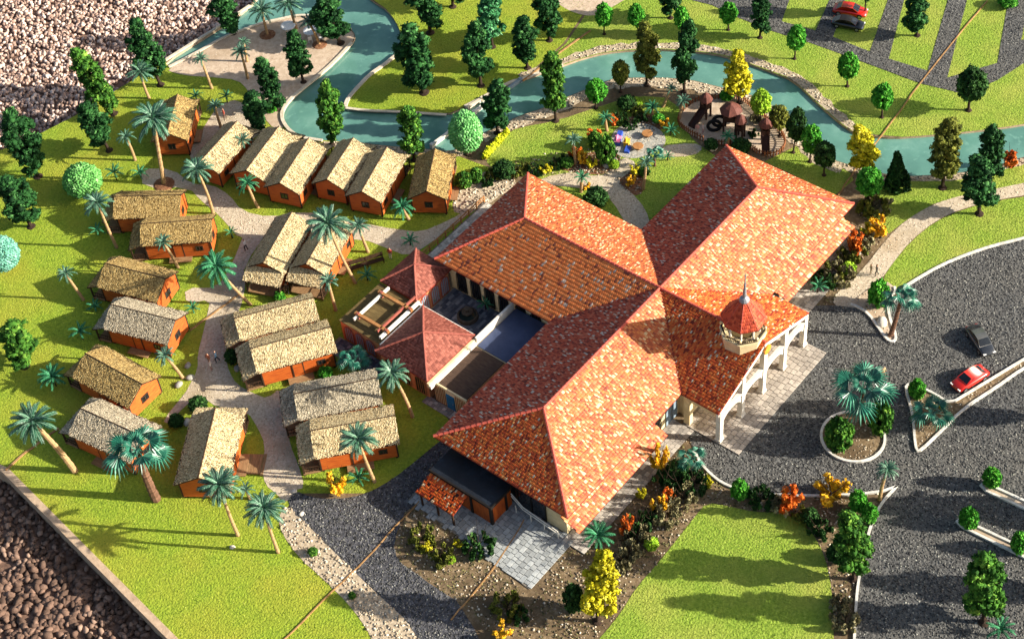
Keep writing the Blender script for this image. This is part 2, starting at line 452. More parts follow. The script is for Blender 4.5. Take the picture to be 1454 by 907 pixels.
def smooth_poly(pts, it=2, closed=True):
    pts = [tuple(p) for p in pts]
    for _ in range(it):
        out = []; n = len(pts)
        if not closed:
            out.append(pts[0])
        for i in range(n if closed else n - 1):
            a, b = pts[i], pts[(i + 1) % n]
            out += [(a[0] * .75 + b[0] * .25, a[1] * .75 + b[1] * .25), (a[0] * .25 + b[0] * .75, a[1] * .25 + b[1] * .75)]
        if not closed:
            out.append(pts[-1])
        pts = out
    return pts

def cdt_region(outers, holes):
    """triangulated 2d region inside any outer and outside every hole"""
    V = []; Eg = []
    for pl in list(outers) + list(holes):
        n = len(V); V += [Vector(p) for p in pl]
        Eg += [(n + i, n + (i + 1) % len(pl)) for i in range(len(pl))]
    vo, eo, fo, *_ = delaunay_2d_cdt(V, Eg, [], 0, 1e-5)
    vo = np.array([tuple(v) for v in vo]); fo = np.array([f for f in fo if len(f) == 3])
    c = vo[fo].mean(1); ins = np.zeros(len(fo), bool)
    for pl in outers: ins |= pip(c, pl)
    for pl in holes: ins &= ~pip(c, pl)
    return vo, fo[ins]

def sheet(name, outers, z, m, holes=(), kind='structure', label=None, skirt=None):
    vo, fo = cdt_region(outers, holes)
    V = np.c_[vo, np.full(len(vo), z)]
    F = [tuple(f) for f in fo]
    V = [tuple(v) for v in V]
    if skirt is not None:
        for pl in list(outers) + list(holes):
            n = len(V)
            V += [(p[0], p[1], z) for p in pl] + [(p[0], p[1], skirt) for p in pl]; k = len(pl)
            F += [(n + i, n + (i + 1) % k, n + k + (i + 1) % k, n + k + i) for i in range(k)]
    me = bpy.data.meshes.new(name); me.from_pydata(V, [], F); me.materials.append(MATS[m]); me.update()
    return obj(name, me, kind=kind, label=label)

def ribbon(pts, w, z0, z1, closed=False):
    """kerb-like strip along a 2d polyline, as an MB"""
    pts = [Vector(p) for p in pts]; n = len(pts); mb = MB(); R = []
    for i in range(n):
        a = pts[(i - 1) % n] if (closed or i > 0) else pts[i]; b = pts[(i + 1) % n] if (closed or i < n - 1) else pts[i]
        d = (b - a).normalized(); nn = Vector((-d.y, d.x))
        R.append((pts[i] + nn * w / 2, pts[i] - nn * w / 2))
    for l, r in R:
        mb.v += [(l.x, l.y, z0), (l.x, l.y, z1), (r.x, r.y, z1), (r.x, r.y, z0)]
    for i in range(n if closed else n - 1):
        a = 4 * i; b = 4 * ((i + 1) % n)
        for q in ((0, 1), (1, 2), (2, 3)):
            mb.face((a + q[0], a + q[1], b + q[1], b + q[0]))
    if not closed:
        mb.face((3, 2, 1, 0)); e = 4 * (n - 1); mb.face((e, e + 1, e + 2, e + 3))
    return mb

def in_poly_points(poly, density, rng, excl=()):
    P = np.array(poly); lo, hi = P.min(0), P.max(0); n = int((hi - lo).prod() * density)
    Q = rng.uniform(lo, hi, size=(n, 2)); Q = Q[pip(Q, poly)]
    for e in excl:
        Q = Q[~pip(Q, e)]
    return Q

# ================================================================ setting
BOARD = [(-51.49, 42.59), (-54.77, 14.62), (-55.91, 5.76), (-10.72, -55.16), (86.40, -9.39), (26.67, 82.83), (19.08, 76.36), (15.78, 75.26), (8.22, 75.86), (1.77, 76.36), (-5.02, 77.16), (-11.58, 77.87), (-17.56, 79.29), (-23.22, 81.70), (-31.78, 86.76), (-54.12, 56.91)]
RIVER = smooth_poly([(1.49, 76.06), (7.82, 75.45), (9.98, 75.25), (15.47, 74.94), (18.54, 75.83), (26.93, 82.42), (32.90, 73.22), (25.58, 64.04), (25.03, 61.73), (24.93, 60.07), (23.80, 57.40), (21.67, 54.34), (18.77, 52.59), (16.29, 52.69), (13.95, 52.88), (11.38, 52.50), (9.33, 52.11), (8.15, 51.36), (9.10, 49.05), (10.90, 46.16), (13.89, 40.61), (16.07, 39.62), (18.74, 38.81), (22.51, 38.00), (23.67, 37.20), (26.25, 35.92), (28.60, 34.75), (30.96, 33.58), (33.31, 31.96), (35.57, 29.52), (37.65, 26.64), (39.78, 22.49), (40.72, 19.89), (41.17, 16.40), (41.38, 13.29), (41.52, 10.57), (39.44, 5.84), (38.09, 2.21), (37.54, 0.04), (38.64, -2.84), (40.12, -5.02), (44.93, -10.44), (49.26, -14.73), (58.44, -22.57), (53.58, -24.86), (44.59, -17.15), (42.47, -16.06), (38.79, -13.27), (35.19, -9.00), (33.78, -6.93), (32.69, -1.72), (32.41, -0.09), (33.17, 3.12), (34.85, 6.98), (36.64, 10.22), (36.58, 13.86), (35.50, 17.95), (34.88, 20.71), (33.39, 23.61), (30.10, 28.31), (28.92, 28.68), (26.60, 29.84), (24.10, 30.85), (21.32, 31.83), (17.97, 33.69), (17.21, 33.71), (13.33, 35.09), (10.97, 35.35), (9.37, 36.01), (8.40, 38.07), (5.80, 42.95), (4.44, 46.03), (2.28, 49.64), (1.13, 52.42), (1.49, 54.73), (2.56, 56.71), (4.42, 57.80), (6.82, 58.13), (10.43, 58.14), (13.50, 58.31), (17.74, 59.03), (18.91, 59.75), (19.49, 61.13), (19.55, 63.59), (19.29, 66.03), (17.90, 68.65), (16.33, 69.74), (14.20, 71.41), (11.38, 72.62), (8.88, 73.61), (6.35, 73.92), (1.46, 74.88)], 1)

NEAR = [(-0.91, 111.00), (75.29, -5.54), (-9.89, -48.42), (-66.66, 28.56)]     # the part of the place worth strewing with small grains
sheet('ground', [BOARD], 0.0, 'soil', [RIVER], skirt=-2.3)
o = bpy.data.objects['ground']; o.data.materials.append(MATS['board_side'])
for p in o.data.polygons:
    if abs(p.normal.z) < 0.5: p.material_index = 1

# river bed, banks and water
sheet('river_bed', [RIVER], -0.75, 'bank')
sheet('water', [RIVER], -0.28, 'water')

def lawn(name, outers, m, z=0.02, holes=None):
    return sheet(name, outers, z, m, [RIVER] if holes is None else holes)

LAWN_WEST = [(-51.49, 42.59), (-54.77, 14.62), (-55.91, 5.76), (-45.97, -7.65), (-43.13, -0.59), (-42.42, 1.76), (-42.28, 4.05), (-41.51, 8.75), (-41.27, 11.70), (-40.25, 14.99), (-39.28, 16.40), (-36.00, 16.76), (-29.01, 7.08), (-20.91, 10.42), (-14.58, 27.51), (-1.51, 26.88), (4.92, 27.20), (9.79, 30.18), (9.05, 35.85), (0.89, 52.77), (4.93, 65.63), (5.34, 67.88), (1.65, 75.33), (1.77, 76.36), (-5.02, 77.16), (-11.58, 77.87), (-17.56, 79.29), (-23.22, 81.70), (-31.78, 86.76), (-54.12, 56.91)]
LAWN_NORTH = [(32.90, 73.22), (52.08, 43.60), (40.76, 39.38), (31.91, 37.21), (23.47, 37.26), (22.41, 37.92), (18.74, 38.81), (13.89, 40.61), (8.01, 51.34), (9.33, 52.11), (13.95, 52.88), (18.77, 52.59), (21.67, 54.34), (23.75, 57.48), (24.93, 60.07), (25.43, 62.69)]
LAWN_PARKING = [(52.33, 43.22), (40.95, 39.09), (32.10, 36.92), (23.96, 37.00), (28.60, 34.75), (33.31, 31.96), (37.65, 26.64), (39.78, 22.49), (41.17, 16.40), (41.52, 10.57), (39.44, 5.84), (38.09, 2.21), (37.54, 0.04), (40.08, -4.96), (44.93, -10.44), (49.26, -14.73), (58.44, -22.57), (86.40, -9.39)]
LAWN_GARDEN = smooth_poly([(16.76, 32.19), (20.25, 29.22), (24.97, 26.64), (28.87, 24.43), (31.21, 20.05), (26.88, 15.54), (25.86, 12.41), (25.29, 7.49), (10.89, 9.91), (11.14, 25.14), (9.79, 30.18), (10.51, 32.02), (15.31, 32.60)], 1)
LAWN_BEHIND = [(27.87, 5.74), (31.99, 4.23), (32.15, 1.11), (32.12, -2.52), (30.88, -3.89), (27.31, -3.41), (27.96, 2.58)]
LAWN_RIVERSIDE = [(27.15, -7.02), (32.83, -7.14), (34.84, -9.28), (38.30, -13.54), (42.07, -16.27), (52.53, -25.36), (49.41, -26.82), (40.58, -19.23), (35.40, -14.79), (32.44, -12.79), (28.51, -11.64), (25.89, -11.20), (26.06, -9.22)]
LAWN_EAST = smooth_poly([(47.37, -27.78), (38.81, -20.14), (37.05, -18.34), (33.58, -15.79), (30.35, -14.31), (26.18, -13.65), (22.12, -13.75), (19.62, -14.05), (18.31, -15.64), (20.48, -16.68), (25.16, -18.12), (29.70, -20.53), (33.20, -23.05), (42.13, -30.26)], 1)
LAWN_FRONT = smooth_poly([(-16.17, -15.36), (-14.10, -15.36), (-13.36, -17.07), (-12.44, -19.57), (-10.92, -21.66), (-11.02, -24.61), (-12.66, -27.20), (-15.70, -29.88), (-19.55, -32.39), (-25.09, -35.80), (-38.72, -17.42), (-31.80, -15.99), (-30.61, -16.03), (-28.27, -15.93), (-25.57, -15.51), (-21.97, -15.58), (-18.81, -15.47)], 1)
lawn('lawn_west', [LAWN_WEST], 'lawn')
lawn('lawn_north', [LAWN_NORTH], 'lawn')
lawn('lawn_parking', [LAWN_PARKING], 'lawn_fresh')
lawn('lawn_garden', [LAWN_GARDEN], 'lawn_fresh')
lawn('lawn_behind_wing', [LAWN_BEHIND], 'lawn_fresh')
lawn('lawn_riverside', [LAWN_RIVERSIDE], 'lawn_fresh')
lawn('lawn_east', [LAWN_EAST], 'lawn_fresh')
lawn('lawn_front', [LAWN_FRONT], 'lawn_fresh')

VILLAGE = [smooth_poly([(-13.38, 64.08), (-15.52, 61.38), (-12.31, 57.12), (-13.14, 54.05), (-13.41, 51.25), (-13.89, 46.48), (-16.64, 44.93), (-18.84, 43.80), (-21.57, 42.98), (-23.62, 45.90), (-25.14, 43.97), (-23.13, 42.35), (-25.07, 40.88), (-27.16, 39.36), (-29.32, 37.86), (-30.87, 36.25), (-33.01, 35.37), (-33.70, 35.06), (-37.64, 34.31), (-37.62, 33.51), (-34.75, 33.85), (-33.13, 33.47), (-33.20, 30.73), (-31.71, 28.18), (-32.72, 25.57), (-33.76, 23.56), (-36.07, 21.76), (-37.27, 20.09), (-37.32, 18.60), (-37.76, 16.94), (-36.00, 17.33), (-35.19, 16.78), (-33.59, 19.17), (-32.32, 21.55), (-30.78, 23.33), (-27.48, 27.43), (-29.43, 27.63), (-29.70, 28.97), (-29.92, 31.51), (-29.12, 33.45), (-28.14, 34.87), (-24.98, 37.98), (-22.77, 38.30), (-19.04, 40.98), (-17.76, 42.81), (-10.25, 45.10), (-10.50, 45.85), (-11.60, 49.23), (-10.52, 52.26), (-10.49, 55.28), (-11.80, 57.19), (-11.25, 60.97)], 1),
           smooth_poly([(-10.52, 52.26), (-11.60, 49.23), (-10.50, 45.85), (-7.63, 43.46), (-6.18, 39.40), (-4.33, 34.19), (-3.69, 32.68), (-2.55, 30.27), (0.08, 29.15), (1.81, 28.58), (6.37, 27.68), (7.83, 27.34), (6.02, 26.58), (3.61, 27.74), (-4.67, 28.43), (-6.24, 29.39), (-6.43, 30.97), (-7.03, 35.22), (-9.91, 38.05), (-11.77, 43.61), (-15.08, 45.51), (-13.41, 51.25), (-13.14, 54.05), (-10.49, 55.28)], 1),
           smooth_poly([(-9.19, 61.12), (-3.96, 63.23), (-0.30, 64.58), (2.07, 63.35), (0.76, 56.70), (-3.30, 56.77), (-9.91, 55.88)], 1)]
sheet('village_path', VILLAGE, 0.04, 'path')
BEACH = smooth_poly([(0.59, 75.22), (5.96, 73.52), (8.58, 73.31), (11.08, 72.31), (13.90, 71.11), (16.02, 69.44), (17.59, 68.35), (18.97, 65.73), (19.18, 60.84), (18.76, 59.73), (17.43, 58.99), (13.25, 58.20), (10.18, 58.03), (6.59, 58.02), (4.13, 57.77), (2.47, 56.85), (0.94, 54.66), (0.52, 57.05), (3.77, 63.61), (4.40, 65.95), (2.91, 69.11), (1.23, 72.10)], 1)
sheet('beach', [BEACH], 0.05, 'sand', [RIVER])
GARDEN_PATH = [smooth_poly([(11.86, 24.70), (14.60, 22.32), (15.43, 19.48), (17.42, 19.00), (19.77, 19.26), (19.73, 17.27), (18.07, 17.03), (15.99, 17.45), (15.60, 15.22), (14.31, 12.19), (12.19, 9.91), (10.46, 11.47), (13.33, 15.96), (13.61, 18.12), (12.11, 21.90), (10.55, 24.17)], 1),
               smooth_poly([(23.34, 16.94), (26.06, 14.00), (26.05, 12.55), (24.23, 12.73), (22.04, 15.53)], 1)]
PLAZA = smooth_poly([(21.20, 22.21), (23.16, 22.75), (25.07, 21.65), (25.91, 19.77), (25.49, 17.59), (24.03, 16.36), (22.26, 16.66), (20.29, 17.68), (19.45, 19.32), (19.96, 21.08)], 2)
sheet('garden_path', GARDEN_PATH, 0.04, 'path')
sheet('garden_plaza', [PLAZA], 0.048, 'grey_gravel')
EAST_PATH = smooth_poly([(49.72, -26.68), (40.77, -19.13), (38.70, -17.46), (35.50, -14.74), (32.44, -12.79), (28.64, -11.64), (25.13, -11.40), (19.94, -11.69), (16.88, -11.35), (14.37, -11.21), (13.69, -12.46), (14.96, -14.09), (17.89, -13.49), (19.79, -13.95), (22.12, -13.75), (26.14, -13.59), (30.44, -14.25), (33.68, -15.73), (37.14, -18.29), (39.01, -20.04), (47.68, -27.64)], 1)
sheet('east_path', [EAST_PATH], 0.04, 'path')
ROAD_FRONT = [(42.91, -29.89), (33.11, -23.10), (29.79, -20.49), (25.25, -18.07), (21.59, -16.87), (20.11, -16.49), (18.04, -16.46), (15.89, -15.26), (14.83, -13.92), (13.61, -11.67), (12.18, -9.63), (8.42, -9.49), (-7.65, -8.13), (-8.75, -9.56), (-9.88, -10.92), (-11.02, -12.93), (-11.56, -15.70), (-10.39, -18.85), (-7.93, -22.67), (-5.52, -25.73), (-3.73, -27.66), (-2.48, -28.57), (-4.91, -28.36), (-7.51, -28.79), (-11.62, -30.30), (-15.75, -32.14), (-24.18, -37.02), (-10.72, -55.16)]
ROAD_SIDE = smooth_poly([(-36.00, 17.33), (-35.72, 15.52), (-34.38, 13.25), (-32.31, 11.38), (-29.43, 10.50), (-26.56, 10.12), (-23.72, 9.85), (-20.09, 9.28), (-20.36, 3.69), (-27.43, 4.89), (-30.73, 7.37), (-34.85, 5.68), (-36.22, 3.85), (-36.18, 1.71), (-36.32, -0.55), (-36.20, -4.23), (-41.61, -13.53), (-44.51, -9.61), (-40.62, -2.17), (-39.85, 3.91), (-39.17, 7.89), (-38.75, 10.63), (-38.10, 14.09), (-37.66, 16.95)], 1)
STRIPS = [[(65.16, 23.41), (54.05, 19.16), (49.93, 17.62), (50.67, 13.32), (56.73, 15.09), (68.32, 18.52)], [(68.85, 17.71), (57.75, 13.53), (50.80, 10.95), (50.80, 5.94), (60.59, 9.22), (71.85, 13.09)],
          [(72.65, 11.84), (61.65, 7.60), (50.90, 3.45), (51.48, -1.34), (64.51, 3.25), (75.67, 7.18)], [(76.80, 5.44), (65.75, 1.37), (51.62, -3.82), (57.12, -7.26), (68.44, -2.73), (79.32, 1.54)], [(80.63, -0.47), (69.81, -4.81), (62.31, -7.59), (66.08, -10.18), (85.02, -7.26)]]
PARKING = [(55.04, 39.03), (47.33, 29.38), (47.93, 26.43), (47.65, 22.31), (47.76, 17.22), (48.33, 12.74), (48.63, 7.79), (49.05, -1.80), (50.03, -6.14), (51.52, -7.48), (54.47, -8.75), (58.80, -9.78), (74.79, -14.86), (86.40, -9.39)]
sheet('front_road', [ROAD_FRONT], 0.05, 'asphalt')
sheet('side_road', [ROAD_SIDE], 0.05, 'asphalt_dark')
sheet('parking_lane', [PARKING], 0.05, 'asphalt', STRIPS)
PEBBLE_W = smooth_poly([(-39.28, 16.40), (-37.66, 16.95), (-38.10, 14.09), (-38.75, 10.63), (-39.17, 7.89), (-39.85, 3.91), (-40.62, -2.17), (-44.51, -9.61), (-47.43, -5.68), (-43.69, 0.18), (-42.39, 3.95), (-41.68, 8.59), (-41.38, 11.59), (-40.36, 14.88)], 1)
PEBBLE_E = smooth_poly([(-30.79, 7.31), (-30.37, 5.90), (-31.20, -3.43), (-31.54, -7.84), (-33.38, -8.09), (-37.34, -8.46), (-36.32, -4.33), (-36.43, -0.65), (-36.24, 1.66), (-36.22, 3.85), (-34.85, 5.68)], 1)
PEBBLE_H = smooth_poly([(1.83, 29.72), (5.57, 31.85), (9.33, 30.84), (9.84, 25.62), (6.06, 27.12), (2.30, 28.07)], 1)
sheet('pebble_verge', [PEBBLE_W], 0.045, 'bank')
sheet('pebble_bed', [PEBBLE_E], 0.03, 'soil')
sheet('pebble_corner', [PEBBLE_H], 0.03, 'bank')
MULCH = [smooth_poly([(13.84, 24.24), (14.90, 21.06), (16.33, 18.97), (19.17, 18.91), (20.14, 20.82), (18.73, 22.46), (16.26, 23.59)], 1), smooth_poly([(15.99, 17.65), (18.50, 17.84), (19.17, 16.86), (17.52, 14.41), (15.44, 13.87), (15.29, 15.67)], 1), smooth_poly([(24.35, 22.94), (26.49, 22.18), (27.65, 20.02), (27.12, 17.76), (25.06, 18.66), (24.52, 20.75)], 1)]
sheet('mulch_bed', MULCH, 0.035, 'mulch')
PLAY = smooth_poly([(27.58, 17.30), (29.01, 18.01), (31.16, 18.12), (32.65, 17.47), (33.93, 15.79), (35.30, 13.98), (34.37, 10.95), (33.37, 8.10), (32.43, 6.09), (31.23, 5.13), (29.48, 5.03), (28.42, 6.57), (29.11, 9.09), (27.77, 10.85), (26.89, 12.36), (26.90, 13.61), (27.08, 15.68)], 1)
sheet('playground_sand', [PLAY], 0.055, 'sand')

# islands in the road, each with its own kerb
ISLAND_POINT = smooth_poly([(14.80, -13.03), (14.92, -13.87), (14.77, -15.35), (13.52, -17.40), (12.78, -18.64), (12.78, -19.28), (13.30, -19.38), (14.00, -18.89), (15.62, -17.22), (17.63, -15.88), (19.36, -16.10), (19.78, -14.28), (17.89, -13.66)], 1)
ISLAND_ROUND = [(lambda c, a: (c[0] + 3.0 * math.cos(a), c[1] + 3.0 * math.sin(a)))((0.27, -22.31), 2 * math.pi * k / 40) for k in range(40)]
ISLAND_LONG = smooth_poly([(8.34, -23.28), (9.00, -23.29), (9.24, -23.93), (9.32, -26.19), (9.02, -27.74), (11.73, -28.67), (14.60, -29.63), (18.22, -30.83), (31.28, -35.37), (29.96, -35.99), (17.24, -31.33), (13.33, -30.30), (9.33, -29.08), (5.22, -28.65), (2.61, -28.32), (2.20, -28.03), (3.70, -26.95), (5.86, -25.56)], 1)
MEDIAN_A = [(2.17, -34.74), (2.64, -34.84), (2.91, -38.77), (3.34, -48.54), (2.44, -48.96), (2.13, -39.17), (1.90, -35.46)]
MEDIAN_B = [(-2.67, -34.94), (-2.21, -35.04), (-1.81, -41.21), (-1.26, -50.70), (-2.12, -51.11), (-2.62, -41.63), (-2.92, -35.65)]
for n, P in (('island_point', ISLAND_POINT), ('island_round', ISLAND_ROUND), ('island_long', ISLAND_LONG), ('median_upper', MEDIAN_A), ('median_lower', MEDIAN_B)):
    sheet(n, [P], 0.11, 'sand' if n in ('island_point',) or 'median' in n else 'soil', holes=())
    if n == 'island_point':
        obj('kerb', ribbon(P[:-5], 0.26, 0.05, 0.24).mesh('kerb', 'kerb'), kind='structure')
    else:
        obj('kerb', ribbon(P, 0.24, 0.05, 0.26, closed=True).mesh('kerb', 'kerb'), kind='structure')
for P, w, z1, m in (([(42.71, -29.98), (33.20, -23.05), (29.79, -20.49), (25.25, -18.07), (21.59, -16.87), (20.40, -16.56)], 0.3, 0.17, 'kerb'),
                 ([(-9.95, -10.97), (-11.09, -12.97), (-11.63, -15.74), (-10.46, -18.89), (-8.00, -22.71), (-5.59, -25.78), (-3.80, -27.70), (-2.70, -28.40), (-2.37, -28.58)], 0.24, 0.2, 'kerb'),
                 ([(-2.37, -28.58), (-4.87, -28.41), (-7.47, -28.84), (-11.58, -30.35), (-15.72, -32.19), (-24.14, -37.07)], 0.24, 0.2, 'kerb'),
                 ([(19.27, 52.80), (16.54, 52.80), (14.14, 53.06), (11.43, 52.66), (9.38, 52.27), (8.05, 51.50)], 0.45, 0.2, 'plaster'),
                 ([(7.96, 51.41), (9.01, 48.96), (10.80, 46.08), (13.80, 40.53)], 0.35, 0.14, 'plaster'),
                 ([(16.16, 39.70), (18.84, 38.89), (22.61, 38.08), (23.82, 37.21), (26.35, 36.00), (28.70, 34.83)], 0.45, 0.12, 'plaster'),
                 ([(17.43, 58.99), (13.35, 58.29), (10.28, 58.12), (6.68, 58.11), (4.28, 57.79), (2.52, 56.78), (1.36, 54.72), (0.99, 52.40), (2.14, 49.63)], 0.4, 0.22, 'plaster'),
                 ([(1.27, 74.93), (6.25, 73.82), (8.78, 73.51), (11.28, 72.52), (14.10, 71.31), (16.22, 69.64), (17.79, 68.55), (19.18, 65.93), (19.44, 63.24), (19.29, 60.94)], 0.35, 0.16, 'plaster'),
                 ([(1.48, 76.31), (8.02, 75.66), (10.18, 75.45), (15.68, 75.15)], 0.35, 0.2, 'plaster')):
    obj('kerb' if m == 'kerb' else 'bank_edge', ribbon(smooth_poly(P, 2, False), w, 0.0, z1).mesh('kerb', m), kind='structure')

# stony strips along the river
def offset_strip(pts, w):
    pts = [Vector(p) for p in smooth_poly(pts, 2, False)]; L = []; R = []
    for i, p in enumerate(pts):
        d = (pts[min(i + 1, len(pts) - 1)] - pts[max(i - 1, 0)]).normalized(); n = Vector((-d.y, d.x))
        ww = w * (0.8 + 0.4 * random.random())
        L.append(tuple(p)); R.append(tuple(p + n * ww))
    return L + R[::-1]
BANKS = [offset_strip([(23.82, 37.21), (26.35, 36.00), (28.70, 34.83), (31.07, 33.66), (33.42, 32.04), (35.68, 29.60), (37.76, 26.72), (39.89, 22.56), (40.83, 19.96), (41.28, 16.47), (41.49, 13.36), (41.63, 10.64), (39.55, 5.90), (38.19, 2.27), (37.64, 0.10)], 1.2),
         offset_strip([(32.59, -1.78), (32.31, -0.15), (33.07, 3.06), (34.75, 6.92), (36.53, 10.15), (36.48, 13.79), (35.40, 17.88), (34.77, 20.64), (33.29, 23.54), (29.99, 28.23), (28.82, 28.60), (26.50, 29.77), (24.00, 30.77), (21.22, 31.75), (17.87, 33.61), (17.12, 33.64), (13.24, 35.01)], 1.6),
         offset_strip([(53.48, -24.91), (44.49, -17.20), (42.37, -16.11), (38.69, -13.33), (35.09, -9.05), (33.68, -6.99), (32.59, -1.78)], 0.9),
         offset_strip([(10.88, 35.27), (9.28, 35.93), (8.31, 37.99), (5.71, 42.87), (4.35, 45.95), (2.19, 49.56)], 1.0)]
for P in BANKS:
    sheet('river_bank', [P], 0.03, 'bank', [RIVER])

# gravel field the board stands on
sheet('gravel_bed', [[(-150, -120), (180, -120), (180, 200), (-150, 200)]], -2.32, 'stone_shaded_rnd')
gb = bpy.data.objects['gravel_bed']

obj('board_edge', ribbon([(x + .25, y) for x, y in [(-54.12, 56.91), (-51.49, 42.59), (-54.77, 14.62), (-55.91, 5.76)]], .7, 0.0, .06).mesh('board_edge', 'board_side'), kind='structure')
# seams between the boards of the model
for P, w in (([(66.83, -0.78), (51.72, -1.48), (39.28, -2.73), (32.56, -3.15), (27.84, -3.79)], 0.12), ([(-29.91, 6.65), (-34.04, 6.58), (-38.33, 6.35), (-42.43, 6.54), (-48.86, 6.60), (-52.32, 6.73)], 0.11), ([(-20.77, 40.22), (-24.74, 40.58), (-27.60, 40.84)], 0.16), ([(-44.54, 42.26), (-48.29, 42.62), (-51.25, 42.55)], 0.2), ([(35.66, 35.97), (30.85, 36.38), (23.56, 36.90)], 0.2), ([(-25.70, -2.76), (-31.91, -4.01), (-38.08, -4.16)], 0.12)):
    P = smooth_poly(P, 2, False)
    P = [(x + random.uniform(-.05, .05), y + random.uniform(-.05, .05)) for x, y in P]
    obj('board_joint', ribbon(P, w, 0.0, 0.14 if w > .105 else 0.08).mesh('board_joint', 'seam_wood'), kind='structure')

# ---------------------------------------------------------------- grains, tufts and stones
HARD = [ROAD_FRONT, ROAD_SIDE, PARKING, BEACH, PLAY, RIVER, PLAZA, EAST_PATH, PEBBLE_W, PEBBLE_E, PEBBLE_H] + VILLAGE + GARDEN_PATH + MULCH
HOUSE = [[(-25, -10), (23, -10), (23, 7.5), (-25, 7.5)], [(-7.5, -15), (7.5, -15), (7.5, 23), (-7.5, 23)], [(-20, 9), (-7, 9), (-7, 27), (-20, 27)], [(-31, -8), (-25, -8), (-25, 8), (-31, 8)]]
def grains(name, polys, dens, smin, smax, m, z, excl=(), proto=OCT, jit=0.25, flatz=0.6, kind='stuff', bias=1.0):
    Q = np.concatenate([in_poly_points(p, dens, RNG, excl) for p in polys])
    Q = Q[pip(Q, NEAR)]
    s = RNG.uniform(smin, smax, len(Q)) * 1.0
    V, F, t = scatter(np.c_[Q, np.full(len(Q), z)], np.stack([s, s * RNG.uniform(.6, 1, len(Q)), s * flatz], -1), proto, jit, RNG, flat=True, tone=RNG.uniform(0, 1, len(Q)) ** bias)
    return obj(name, arr_mesh(name, V, F, t, m), kind=kind)
BLADE = (np.array([(-.5, 0, 0), (.5, 0, 0), (.12, .25, 1), (0, -.5, 0), (.1, .5, 0), (-.25, .1, .9)], float), np.array([(0, 1, 2), (3, 4, 5)]))
FLK = (np.array([(-1, -.4, .1), (1, -.4, .5), (.8, .4, .1), (-1, .5, .6), (0, -.8, .3), (.3, .9, 1.3), (-.4, .2, 1.5)], float), np.array([(0, 1, 2), (0, 2, 3), (4, 5, 6)]))
grains('grass', [LAWN_WEST, LAWN_NORTH], 34, .06, .12, 'grass_tuft', 0.02, HARD + HOUSE, BLADE, .2, .4, bias=1.2)
grains('grass', [LAWN_PARKING], 28, .06, .11, 'grass_tuft', 0.02, [RIVER] + [PARKING], BLADE, .2, .4)
grains('grass', STRIPS, 28, .06, .11, 'grass_tuft', 0.02, [RIVER], BLADE, .2, .4)
grains('grass', [LAWN_GARDEN, LAWN_BEHIND, LAWN_RIVERSIDE, LAWN_EAST, LAWN_FRONT], 34, .06, .12, 'grass_tuft', 0.02, HARD + HOUSE + [PLAY], BLADE, .2, .4)
ISL = [ISLAND_POINT, ISLAND_ROUND, ISLAND_LONG, MEDIAN_A, MEDIAN_B]
grains('road_chippings', [ROAD_FRONT, ROAD_SIDE], 26, .06, .13, 'road_chip', 0.055, ISL + HOUSE[1:2], bias=1.2)
grains('road_chippings', [PARKING], 18, .06, .12, 'road_chip', 0.055, STRIPS, bias=1.6)
grains('path_grit', VILLAGE + GARDEN_PATH + [EAST_PATH, PLAZA], 9, .04, .09, 'path_chip', 0.05)
grains('path_grit', [BEACH, PLAY], 3, .03, .07, 'path_chip', 0.055, [RIVER])
grains('pebbles', BANKS, 9, .06, .15, 'pebble', 0.06, [RIVER], ICO0, .22)
grains('pebbles', [PEBBLE_E], 6, .05, .14, 'pebble', 0.05, [ROAD_SIDE], ICO0, .22, bias=1.5)
grains('pebbles', [PEBBLE_W, PEBBLE_H], 11, .06, .17, 'pebble', 0.06, [ROAD_SIDE], ICO0, .22)
SOILS = [[(-24.68, -7.79), (-7.77, -9.46), (-9.68, -11.19), (-11.03, -13.34), (-10.85, -18.76), (-3.11, -28.79), (-7.51, -28.79), (-15.68, -32.24), (-19.33, -32.68), (-15.70, -29.88), (-12.66, -27.20), (-11.02, -24.61), (-12.44, -19.57), (-14.10, -15.36), (-18.81, -15.47), (-28.27, -15.93), (-32.45, -15.70), (-36.87, -9.69), (-31.28, -8.45)], [(10.66, -8.48), (13.14, -9.45), (27.06, -6.90), (25.89, -11.20), (16.88, -11.35), (13.78, -11.57)], [(9.79, 30.18), (11.59, 25.49), (13.38, 22.88), (16.94, 17.67), (19.34, 22.42), (14.33, 27.67)]]
grains('soil_crumbs', SOILS, 5, .05, .14, 'pebble', 0.03, [LAWN_FRONT, ROAD_FRONT], ICO0, .25, bias=1.8)
grains('soil_crumbs', MULCH + [ISLAND_ROUND, ISLAND_LONG, ISLAND_POINT], 8, .06, .13, 'pebble', 0.1, [], ICO0, .25, bias=2.0)

grains('ground_cover', SOILS + [PEBBLE_E], 7, .05, .14, 'ground_cover', 0.05, [LAWN_FRONT, ROAD_FRONT, ROAD_SIDE], FLK, .3, .5)
